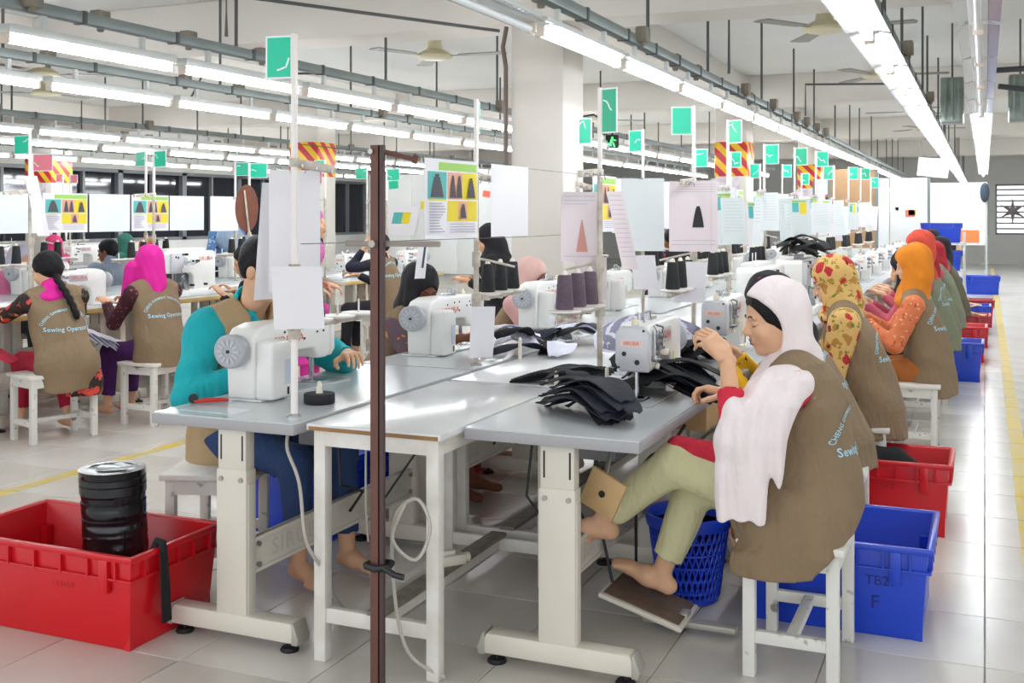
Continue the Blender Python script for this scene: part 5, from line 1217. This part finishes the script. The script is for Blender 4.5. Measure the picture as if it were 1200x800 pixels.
sheet('paper_sheet', 'bluish sheet right of the yellow and teal poster', .28, .36, (WX-.02, 7.12, 1.742), .75, m_papert, bow=.006, prints=[('k', .1, .9, .3, .36)])
tag(MB().tube([(-1.5, 4.47, 1.675), (-1.46, 5.1, 1.668), (-1.42, 5.79, 1.675)], .0016, 5).build('string_line', m_rod), 'thin string between the purple cone stand and the plain green flag stand', 'string')
# stand 5 and on
random.seed(5)
for i, (x, y) in enumerate(R_STAND[2:], 2):
    for k in range(3):
        h_ = random.uniform(.28, .40)
        sheet('hanging_sheet', 'pale sheet hanging on a stand %s' % ('by the floral-scarf operator' if i == 2 else 'along the aisle side of the first line'), random.uniform(.11, .19), h_, (x-.07+.07*k, y-.06-.07*k, 1.64+random.uniform(-.05, .03)), fc(x, y, random.uniform(-1.0, .8)), random.choice((m_papert, m_paper, M('paper_grey', '#cfd6d6', .6))), bow=.01, skew=random.uniform(-.12, .12),
              prints=[('t', .15, .45, .1, .35), ('g', .15, .8, .04, .09), ('y', .5, .8, .1, .4)] if (k+i) % 3 == 0 else [('l', .12, .88, .08+q*.07, .085+q*.07) for q in range(4+3*k)], group='sheets on the %s' % ('third stand' if i == 2 else 'farther aisle stands'))
for j, (x, y) in enumerate(L_STAND[3:], 3):
    for k in range(2):
        sheet('hanging_sheet', 'pale sheet hanging along the far side of the first line', random.uniform(.2, .4), .34, (WX, y-.3+.5*k, 1.742), R90+random.uniform(-.3, .1), random.choice((m_papert, m_paper)), bow=.01, prints=POSTER if (j+k) % 3 == 0 else (), group='sheets on the far side of first line')
# second and third line posters
for li, ox, n_ in ((1, -5.2, 8), (2, -10.4, 5)):
    ln = ('', 'second', 'third')[li]
    for k in range(n_):
        pr = k % 2 == 0
        sheet('work_poster' if pr else 'paper_sheet', ('yellow and teal work poster strung over the %s sewing line' if pr else 'blank sheet strung over the %s sewing line') % ln, .47, .34, (-2.12+ox, 5.2+k*.53+(2.4 if li == 2 else 0), 1.69), R90-.08, m_papert if not pr else m_paper, bow=.008, prints=POSTER if pr else (), group=('posters of the %s line' if pr else 'blank sheets of the %s line') % ln)
    wire(-2.15+ox, 5.0, 11.5, 1.69, 'string holding sheets over the %s sewing line' % ln)
sheet('paper_sheet', 'long white paper strip slanting over the braided operator', .09, .46, (-6.71, 6.36, 1.80), fc(-6.7, 6.36, .1), bow=.006, skew=-.2)
sheet('paper_sheet', 'large white sheet beside the green flag over the bartack machine', .42, .36, (-7.32, 9.5, 1.695), R90-.08, bow=.006)
sheet('hanging_sheet', 'tilted card with teal and yellow picture hanging near the brown post', .50, .40, (-7.4, 13.57, 1.62), 0, bow=.004, skew=.25, prints=[('t', .2, .5, .2, .6), ('y', .5, .75, .2, .6)])
# ---------------------------------------------------------------- partition boards
m_board = M('white_board', '#e3e6e4', .5)
def board(label, x0, x1, y, z0, z1, notes):
    t = thing('partition_board', label, 'partition', ((x0+x1)/2, y, 0)); w_ = x1-x0
    n_ = max(1, round(w_/.7))
    for k in range(n_): MB().bb((-w_/2+k*w_/n_+.006, -.015, z0), (-w_/2+(k+1)*w_/n_-.006, .015, z1)).build('panel', m_board, t, bevel=.004)
    for sx in (-1, 1): MB().bb((sx*w_/2-.02, -.03, 0), (sx*w_/2+.02, .03, z1)).build('post', m_trunk, t)
    for k in range(notes):
        c_ = random.choice(('#12c79e', '#ea7f8e', '#e6d24a', '#c8a8d8', '#f2f4f4', '#f0705a')); s_ = random.uniform(.06, .12)
        MB().box((random.uniform(-.45, .45)*w_, -.018, random.uniform(z0+.8, z1-.08)), (s_*1.3, .004, s_), (0, random.uniform(-.3, .3), 0)).build('note', M('note_'+c_, c_, .5), t)
random.seed(9)
board('white partition boards with coloured notes at the end of the first line', -2.7, -.85, 19.6, .7, 2.12, 14)
board('white partition boards at the end of the second line behind the short-haired operator', -8.0, -5.2, 13.6, .7, 2.06, 10)
board('brown packing board leaning behind the aisle stands', -2.2, -1.5, 17.6, 1.0, 2.2, 0)
for o in kids(bpy.data.objects['partition_board.002']):
    if o.name.startswith('panel'): o.data.materials[0] = M('brown_card', '#b08a66', .7, var=.1)
t = thing('hung_pattern', 'brown oval card pattern hanging on a pale rod', 'pattern', (-6.0, 8.1, 1.36))
MB().lathe([(0, -.003), (.5, -.003), (.5, .003), (0, .003)], n=28, axis='y').xf(Matrix.Diagonal((.20, 1, .42, 1))).xf(Matrix.Translation((0, 0, .2))).build('oval_card', M('brown_felt', '#7d4f3e', .85, var=.15, vscale=12), t)
MB().tube([(-.02, -.012, .36), (.03, -.012, -.10), (.03, 0, -.56)], .008).build('rod', m_polem, t)
t.rotation_euler = (0, 0, fc(-6.05, 7.9))
# bright hoarding near the far window and crate rack
t = thing('crate_rack', 'white metal rack stacked with blue crates at the aisle end', 'rack', (-.62, 18.6, 0))
for sx in (-1, 1):
    for sy in (-1, 1): MB().box((sx*.33, sy*.25, .62), (.035, .035, 1.24)).build('upright', m_fit, t)
for z in (.2, .62, 1.05): MB().bb((-.33, -.25, z), (.33, .25, z+.025)).build('shelf', m_fit, t)
for k in range(7): MB().box((.33, -.25, .12+k*.16), (.02, .16, .012)).build('rung', m_fit, t)
for k, z in enumerate((.2, .62, 1.05)):
    make_crate(('blue crate on the lowest shelf of the rack', 'blue crate on the middle shelf of the rack', 'blue crate on top of the rack')[k], 'blue', .58, .44, .30, (-.62, 18.6, z+.025))
t = thing('window_screen', 'tall white screen before the bright far window with dark bags hung on its corners', 'screen', (-.72, 24.0, 0))
MB().bb((-.75, -.01, .9), (.75, .01, 2.15)).build('panel', M('screen_white', '#f4f6f8', .6), t)
for sx in (-1, 1): MB().box((sx*.75, 0, 1.08), (.04, .04, 2.16)).build('post', m_fit, t)
for sx in (-1, 1): MB().sph((sx*.72, -.08, 1.95), (.09, .07, .2)).build('hung_bag', M('bag_dark', '#33424f', .7), t)
MB().bb((.25, -.02, .95), (.62, -.011, 1.2)).build('orange_notice', M('note_orange', '#ee8a4a', .5), t)
# ================================================================ small things
# black roll in the red crate
t = thing('tape_roll_stack', 'tall black wrapped roll with glossy film standing in the big red crate', 'roll', (-2.95, 3.21, .012))
m_film = M('black_film', '#17171c', .14, var=.2, vscale=4, bump=.15, bscale=18)
prof = [(0, 0), (.118, 0), (.122, .01)]
for k in range(22): prof += [(.114+.0015*math.sin(k*1.7), .02+k*.02), (.116+.0012*math.sin(k*2.3), .034+k*.02)]
prof += [(.116, .462), (.119, .465), (.1195, .495), (.117, .498), (.1195, .501), (.1195, .52), (.117, .523), (.119, .527), (.119, .546), (.120, .55), (.09, .55), (.088, .548), (.06, .548), (.05, .545), (0, .545)]
MB().lathe(prof, n=36).xf(Matrix.Shear('XY', 4, (-.06, .0))).build('roll', m_film, t)
MB().box((-.03, -.01, .555), (.09, .035, .006), .3).box((.0, .02, .558), (.08, .03, .006), -.4).build('film_flap', M('clear_film', '#c9d3d6', .15), t)
# strap over the crate's end
tag(MB().tube([(-2.70, 3.10, .31), (-2.675, 3.10, .357), (-2.655, 3.10, .352), (-2.648, 3.10, .32)], .014, 8).prism([(3.085, .34), (3.115, .34), (3.13, .2), (3.14, .07), (3.095, .07), (3.09, .2)], 'x', -2.654, -2.646).build('cloth_strap', cloth('black', '#1b1a1f')), 'black cloth strap hung over the end of the big red crate', 'strap')
# left table: elastic roll, scissors, cloth, lint
t = thing('elastic_roll', 'flat black elastic roll on a white spindle on the near left table', 'roll', (-2.28, 3.52, TOP))
MB().lathe([(0, 0), (.055, 0), (.058, .004), (.058, .034), (.055, .038), (0, .038)], n=28).build('roll', M('elastic_black', '#1b1b22', .7), t)
MB().lathe([(0, .038), (.014, .038), (.010, .05), (.008, .078), (.004, .082), (0, .082)], n=12).build('spindle', m_cream, t)
t = thing('thread_snips', 'red handled thread snips lying by the white machine of the man in turquoise', 'snips', (-2.70, 3.33, TOP), .6)
MB().tube([(0, 0, .008), (.03, .012, .012), (.09, .012, .012), (.12, .0, .010)], .006, 8).tube([(0, -.01, .008), (.03, -.02, .012), (.09, -.018, .012), (.12, -.004, .010)], .006, 8).build('handle', M('snips_red', '#d2302c', .4), t)
MB().lathe([(.012, -.005), (.018, -.005), (.018, .005), (.012, .005)], (-.005, -.005, .02), 14, 'y').build('finger_loop', m_blk, t)
MB().prism([(.12, -.006), (.17, 0), (.12, .005)], 'z', .008, .012).build('blade', m_steel, t)
tag(MB().bb((-2.66, 3.20, TOP), (-2.42, 3.30, TOP+.002)).build('plastic_slip', M('clear_slip', '#dfe6e8', .1)), 'clear plastic slip under the front of the white machine', 'slip')
m_navy = M('cloth_navy', '#1d2030', .8, var=.15, vscale=8, bump=.3, bscale=40); m_blackc = M('cloth_jet', '#15151a', .85, var=.2, vscale=8, bump=.3, bscale=40)
m_whitec = M('cloth_whitepiece', '#dcdcea', .8, bump=.3, bscale=30); m_greyc = M('cloth_greypiece', '#9a98ac', .8, var=.3, vscale=14)
def panel(label, loc, rot, L, W, mt, arc=.0, droop=0., lift=0., group=None, taper=.6, th=.004, tiltx=0, name='cut_piece', cat='cloth'):
    """cut garment piece: a bowed leaf of cloth"""
    n_, m_ = 12, 4; top = []; bot = []
    for i in range(n_+1):
        f_ = i/n_; x = (f_-.5)*L; w_ = W*(1-taper*abs(2*f_-1)**2.2); cy = arc*L*(4*f_*(1-f_))
        for j in range(m_+1):
            g_ = j/m_-.5; z = lift*(1-(2*f_-1)**2)+droop*math.sin(f_*5+g_*2)+.006*math.sin(g_*7+f_*9)
            top.append((x, cy+g_*w_, z+th)); bot.append((x, cy+g_*w_, z))
    k = (n_+1)*(m_+1); q = lambda i, j: i*(m_+1)+j
    F = [(q(i, j), q(i+1, j), q(i+1, j+1), q(i, j+1)) for i in range(n_) for j in range(m_)]
    mb = MB(); V = top+bot; FF = F+[tuple(k+a for a in f)[::-1] for f in F]
    rim = [q(i, 0) for i in range(n_)]+[q(n_, j) for j in range(m_)]+[q(i, m_) for i in range(n_, 0, -1)]+[q(0, j) for j in range(m_, 0, -1)]
    for a, b in zip(rim, rim[1:]+rim[:1]): FF.append((a, b, k+b, k+a)[::-1])
    mb.add(V, FF)
    return tag(mb.build(name, mt, None, loc, (tiltx, 0, rot) if tiltx else rot, ang=60), label, cat, group)
random.seed(21)
for k in range(14):
    panel('dark navy cut piece in the pile at the near end of the right table', (-1.27+random.uniform(-.06, .06), 3.66+random.uniform(-.06, .06), TOP+.004+k*.0065), -.75+random.uniform(-.28, .28), random.uniform(.36, .46), random.uniform(.13, .17), random.choice((m_navy, m_navy, m_blackc)), arc=random.uniform(.05, .14), droop=.008, lift=.03, group='navy cut pieces on the near table end')
panel('folded black cut piece crowning the pile at the near table end', (-1.42, 3.78, TOP+.085), -.9, .34, .10, m_blackc, arc=.18, droop=.012, lift=.03)
for k in range(9):
    panel('black curved cut piece fanned on the near centre table', (-1.66+k*.012, 4.30+k*.008, TOP+.003+k*.0055), .15+k*.07, .34, .11, m_blackc, arc=.12, lift=.012, group='black curved pieces on the centre table')
for k in range(12):
    panel('black cut piece bunched under the needle of the near machine', (-1.12+random.uniform(-.07, .08), 4.17+random.uniform(-.1, .14), TOP+.011+k*.007), random.uniform(-.6, .5), random.uniform(.3, .42), random.uniform(.13, .2), random.choice((m_blackc, m_navy)), arc=random.uniform(-.1, .1), droop=.012, lift=.04, group='black pieces under the near machine')
for k in range(18):
    panel('light grey lined cut piece standing in the fanned stack behind the purple cones', (-1.72+.018*k, 5.35+.012*k, TOP+.06+.05*math.sin(k/17*PI)), .9-.03*k, .24, .16, m_greyc if k % 3 else m_whitec, arc=.05, group='fanned grey pieces', tiltx=1.0+.02*k, lift=.02)
for k in range(16):
    c_ = (m_blackc, m_whitec, m_whitec, m_navy, m_whitec)[k % 5]
    panel('%s cut piece strewn on the table by the black-scarf operator' % ('white' if c_ is m_whitec else 'black'), (-2.25+random.uniform(-.12, .3), 5.4+random.uniform(-.35, .5), TOP+.006+k*.005), random.uniform(-1.5, 1.5), random.uniform(.22, .36), random.uniform(.09, .16), c_, arc=random.uniform(-.25, .25), droop=.012, lift=.03, group='%s pieces by the black-scarf operator' % ('white' if c_ is m_whitec else 'black'))
for k in range(4):
    panel('black cut piece draped by the plain green flag stand', (-1.45+.07*k, 5.0+.08*k, TOP+.01+k*.008), .6+.2*k, .34, .2, m_blackc, droop=.02, lift=.06, group='black pieces by the plain green flag stand')
for k in range(10):
    panel('black cut piece heaped on the far bartack machine', (-1.25+random.uniform(-.1, .1), 8.3+random.uniform(-.2, .5), 1.205+k*.011), random.uniform(-1, 1), .27, .17, m_blackc, droop=.012, lift=.03, group='black heap on the far machine')
for k in range(10):
    panel('white cut piece piled on the braided operator\'s table', (-6.55+random.uniform(-.15, .2), 5.0+random.uniform(-.4, .4), TOP+.008+k*.006), random.uniform(-1, 1), .5, .3, m_whitec, droop=.012, lift=.02, group='white pieces on the braided operator table')
for k in range(5):
    panel('white cut piece draped on the lap between braided and magenta operators', (-6.05+.03*k, 6.15+.06*k, .60-.03*k), .4, .36, .3, m_whitec, droop=.03, lift=.08, group='white pieces on the lap')
for k in range(6):
    panel('white cut piece lying in the second line far table', (-7.9+random.uniform(-.2, .2), 9.0+k*.25, TOP+.01+k*.004), random.uniform(-1, 1), .5, .3, m_whitec, droop=.012, lift=.03, group='white pieces on the second line far table')
# white spindles on the tables
spm = MB().lathe([(0, 0), (.011, 0), (.010, .01), (.0075, .10), (.004, .106), (0, .107)], n=12).mesh('spindle', m_cream)
for k, (x, y, lb) in enumerate(((-1.50, 3.95, 'white spindle beside the black pile on the near table'), (-1.36, 4.14, 'white spindle at the near machine face plate'), (-2.08, 4.98, 'white spindle beside the narrow paper tag'))):
    tag(link('thread_spindle', spm, None, (x, y, TOP)), lb, 'spindle')
# red and white trims on the near table edge
tag(MB().tube([(-1.05, 4.45, TOP+.006), (-1.0, 4.40, TOP+.02), (-1.02, 4.32, TOP+.006), (-1.06, 4.25, TOP+.006), (-1.0, 4.2, TOP+.008)], .006, 6).build('red_trim', M('trim_red', '#c22338', .6)), 'crinkled red trim lying on the near table edge', 'trim')
# work under the girl's hands: thread held
# ---------------------------------------------------------------- under the tables
t = thing('foot_pedal', 'cream treadle pedal with brown pad under the foot of the white-scarf operator', 'pedal', (-1.13, 3.93, .02), R90)
Rp = Matrix.Translation((0, 0, .07)) @ Matrix.Rotation(.28, 4, 'X')
MB().bb((-.13, -.16, -.012), (.13, .16, .008)).xf(Rp).build('tread', m_leg, t, bevel=.008)
MB().bb((-.115, -.145, .008), (.115, .145, .014)).xf(Rp).build('pad', M('pad_brown', '#6e5a4c', .8, var=.2, vscale=20), t, bevel=.004)
MB().bb((-.025, -.32, .0), (.025, .02, .02)).bb((-.03, -.15, 0), (.03, -.1, .05)).build('bracket', m_legd, t, bevel=.003)
MB().tube([(.0, .14, .12), (.02, .2, .35), (.05, .22, .62)], .006).build('link_rod', m_blk, t)
t = thing('knee_board', 'square plywood knee board with a dark hole beside the near table leg', 'board', (-1.18, 3.55, .565))
Rk = Matrix.Rotation(-.15, 4, 'Z') @ Matrix.Rotation(.42, 4, 'Y')
MB().bb((-.068, -.009, -.068), (.068, .009, .068)).xf(Rk).build('panel', m_ply, t, bevel=.004)
MB().cyl((0, -.011, .0), (0, .0105, .0), .012, n=14).xf(Rk).build('hole', m_blk, t)
MB().tube([(0, .01, .04), (.0, .08, .12), (.0, .12, .20)], .008).build('arm', m_steel, t)
# perforated basket
t = thing('waste_basket', 'blue perforated round basket under the near right table', 'basket', (-1.07, 4.28, 0))
mbk = M('basket_blue', '#2046d0', .35)
def rb(z): return .115+.045*z/.33
MB().lathe([(0, .004), (rb(0), .004), (rb(0), .03), (rb(0)-.004, .03), (rb(0)-.004, .010), (0, .010)], n=32).build('base', mbk, t)
MB().lathe([(rb(.30), .29), (rb(.33)+.004, .29), (rb(.33)+.012, .33), (rb(.33)+.012, .338), (rb(.33)-.004, .338), (rb(.30)-.004, .29)], n=32).build('rim', mbk, t)
mb = MB()
for k in range(36):
    a = 2*PI*k/36
    for sgn in (-1, 1):
        mb.tube([(rb(z)*math.cos(a+sgn*z*2.2), rb(z)*math.sin(a+sgn*z*2.2), z) for z in (.02, .09, .16, .23, .30)], .0042, 5)
for z in (.05, .10, .15, .20, .25): mb.lathe([(rb(z)-.003, z-.004), (rb(z)+.003, z-.004), (rb(z)+.003, z+.004), (rb(z)-.003, z+.004)], n=32)
o = mb.build('lattice', mbk, t); o['kind'] = 'stuff'
# adapter and plug on the shelf strip
t = thing('power_adapter', 'white plug adapter lying on the low shelf strip of the centre table', 'adapter', (-1.84, 3.72, .195), .9)
MB().bb((-.06, -.03, 0), (.06, .03, .04)).cyl((.06, 0, .02), (.085, 0, .02), .018).build('body', m_cream, t, bevel=.008)
MB().bb((-.04, -.012, .04), (.02, .012, .055)).build('switch', m_wht, t, bevel=.003)
m_cord = M('cord_grey', '#b7b0a6', .5)
def cord(pts, r, par, mt=m_cord):
    P = [Vector(p) for p in pts]; out = []
    for i in range(len(P)-1):
        a, b, c, d = P[max(i-1, 0)], P[i], P[i+1], P[min(i+2, len(P)-1)]
        for k in range(6):
            u = k/6; out.append(.5*((2*b)+(c-a)*u+(2*a-5*b+4*c-d)*u*u+(3*b-3*c+d-a)*u**3))
    out.append(P[-1]); o = MB().tube(out, r, 6).build('power_cord', mt, par)
    o.matrix_parent_inverse = (Matrix.Translation(par.location) @ Matrix.Rotation(par.rotation_euler.z, 4, 'Z')).inverted(); return o
cord([(-1.70, 3.12, .58), (-1.735, 3.10, .47), (-1.64, 3.08, .42), (-1.60, 3.10, .52), (-1.66, 3.12, .60), (-1.74, 3.12, .52), (-1.74, 3.12, .3), (-1.70, 3.14, .1), (-1.6, 3.2, .012)], .006, bpy.data.objects['steel_post'])
cord([(-2.2, 3.2, .75), (-2.18, 3.17, .70), (-2.12, 3.15, .6), (-2.08, 3.13, .42), (-2.06, 3.2, .3), (-2.1, 3.4, .1), (-1.95, 3.5, .012)], .006, tab_l)
cord([(-1.95, 3.3, .74), (-1.98, 3.35, .5), (-2.0, 3.4, .35)], .004, bpy.data.objects['centre_table'])
cord([(-1.0, 3.95, .74), (-1.05, 3.9, .66), (-1.12, 3.9, .62), (-1.18, 3.95, .5), (-1.2, 4.0, .2)], .006, tab_r, m_blk)
# crate contents
def wad(label, loc, r, mt, n_=5, cat='cloth'):
    a = SDF((-r[0]*1.5, -r[1]*1.5, -.02), (r[0]*1.5, r[1]*1.5, r[2]*2.2), .012); rr = random.Random(label)
    for k in range(n_): a.add(ell((rr.uniform(-.5, .5)*r[0], rr.uniform(-.5, .5)*r[1], r[2]*.5), (r[0]*rr.uniform(.5, .8), r[1]*rr.uniform(.5, .8), r[2]*rr.uniform(.4, .7)), Matrix.Rotation(rr.uniform(-.4, .4), 3, 'X')), 0, .03)
    a.folds(.01, (40, 36, 30)); v_, f_, m_ = a.net(); v_ = v_-np.array([0, 0, v_[:, 2].min()])
    o = link('cloth_bundle', to_mesh('cloth_bundle', [(v_, f_, m_)], [mt]), None, loc); return tag(o, label, cat)
wad('black cloth bundle lying in the red crate behind the blue one', (-.48, 5.70, .012), (.23, .13, .31), m_blackc)
wad('dark cloth bundle in the blue crate beside the orange-scarf operator', (-.36, 10.98, .012), (.19, .13, .36), m_blackc)
wad('dark cloth bundle in the far red crate', (-.34, 12.42, .01), (.2, .14, .26), m_blackc)
mst = M('pale_wood_strip', '#d8b98a', .7)
stm = MB().box((0, 0, 0), (.22, .02, .006)).mesh('strip', mst)
random.seed(31)
for k in range(40):
    o = link('wood_strip', stm, None, (-.28+random.uniform(-.18, .2), 13.8+random.uniform(-.1, .1), .35+random.uniform(0, .13)), (random.uniform(-.8, .8), random.uniform(-.9, .9), random.uniform(0, 3)))
    tag(o, 'pale wooden strip sticking out of the dark red crate', 'wood strip', 'wood strips in the dark red crate')
# low things round the left stools
tag(panel('rumpled crimson cloth on the braided operator lap', (-6.1, 5.4, .55), .3, .4, .3, cloth('crimson_trousers', '#b01638'), droop=.03, lift=.06), 'rumpled crimson cloth on the braided operator lap', 'cloth')
tag(MB().sph((0, 0, .06), (.05, .045, .06)).prism([(-.07, 0), (.03, -.045), (.03, .045)], 'z', .02, .03).build('blue_cap', M('cap_blue', '#1f58d8', .6), None, (-6.35, 9.75, TOP)), 'bright blue cap lying by the short-haired operator', 'cap')
# fluff and dust on the floor
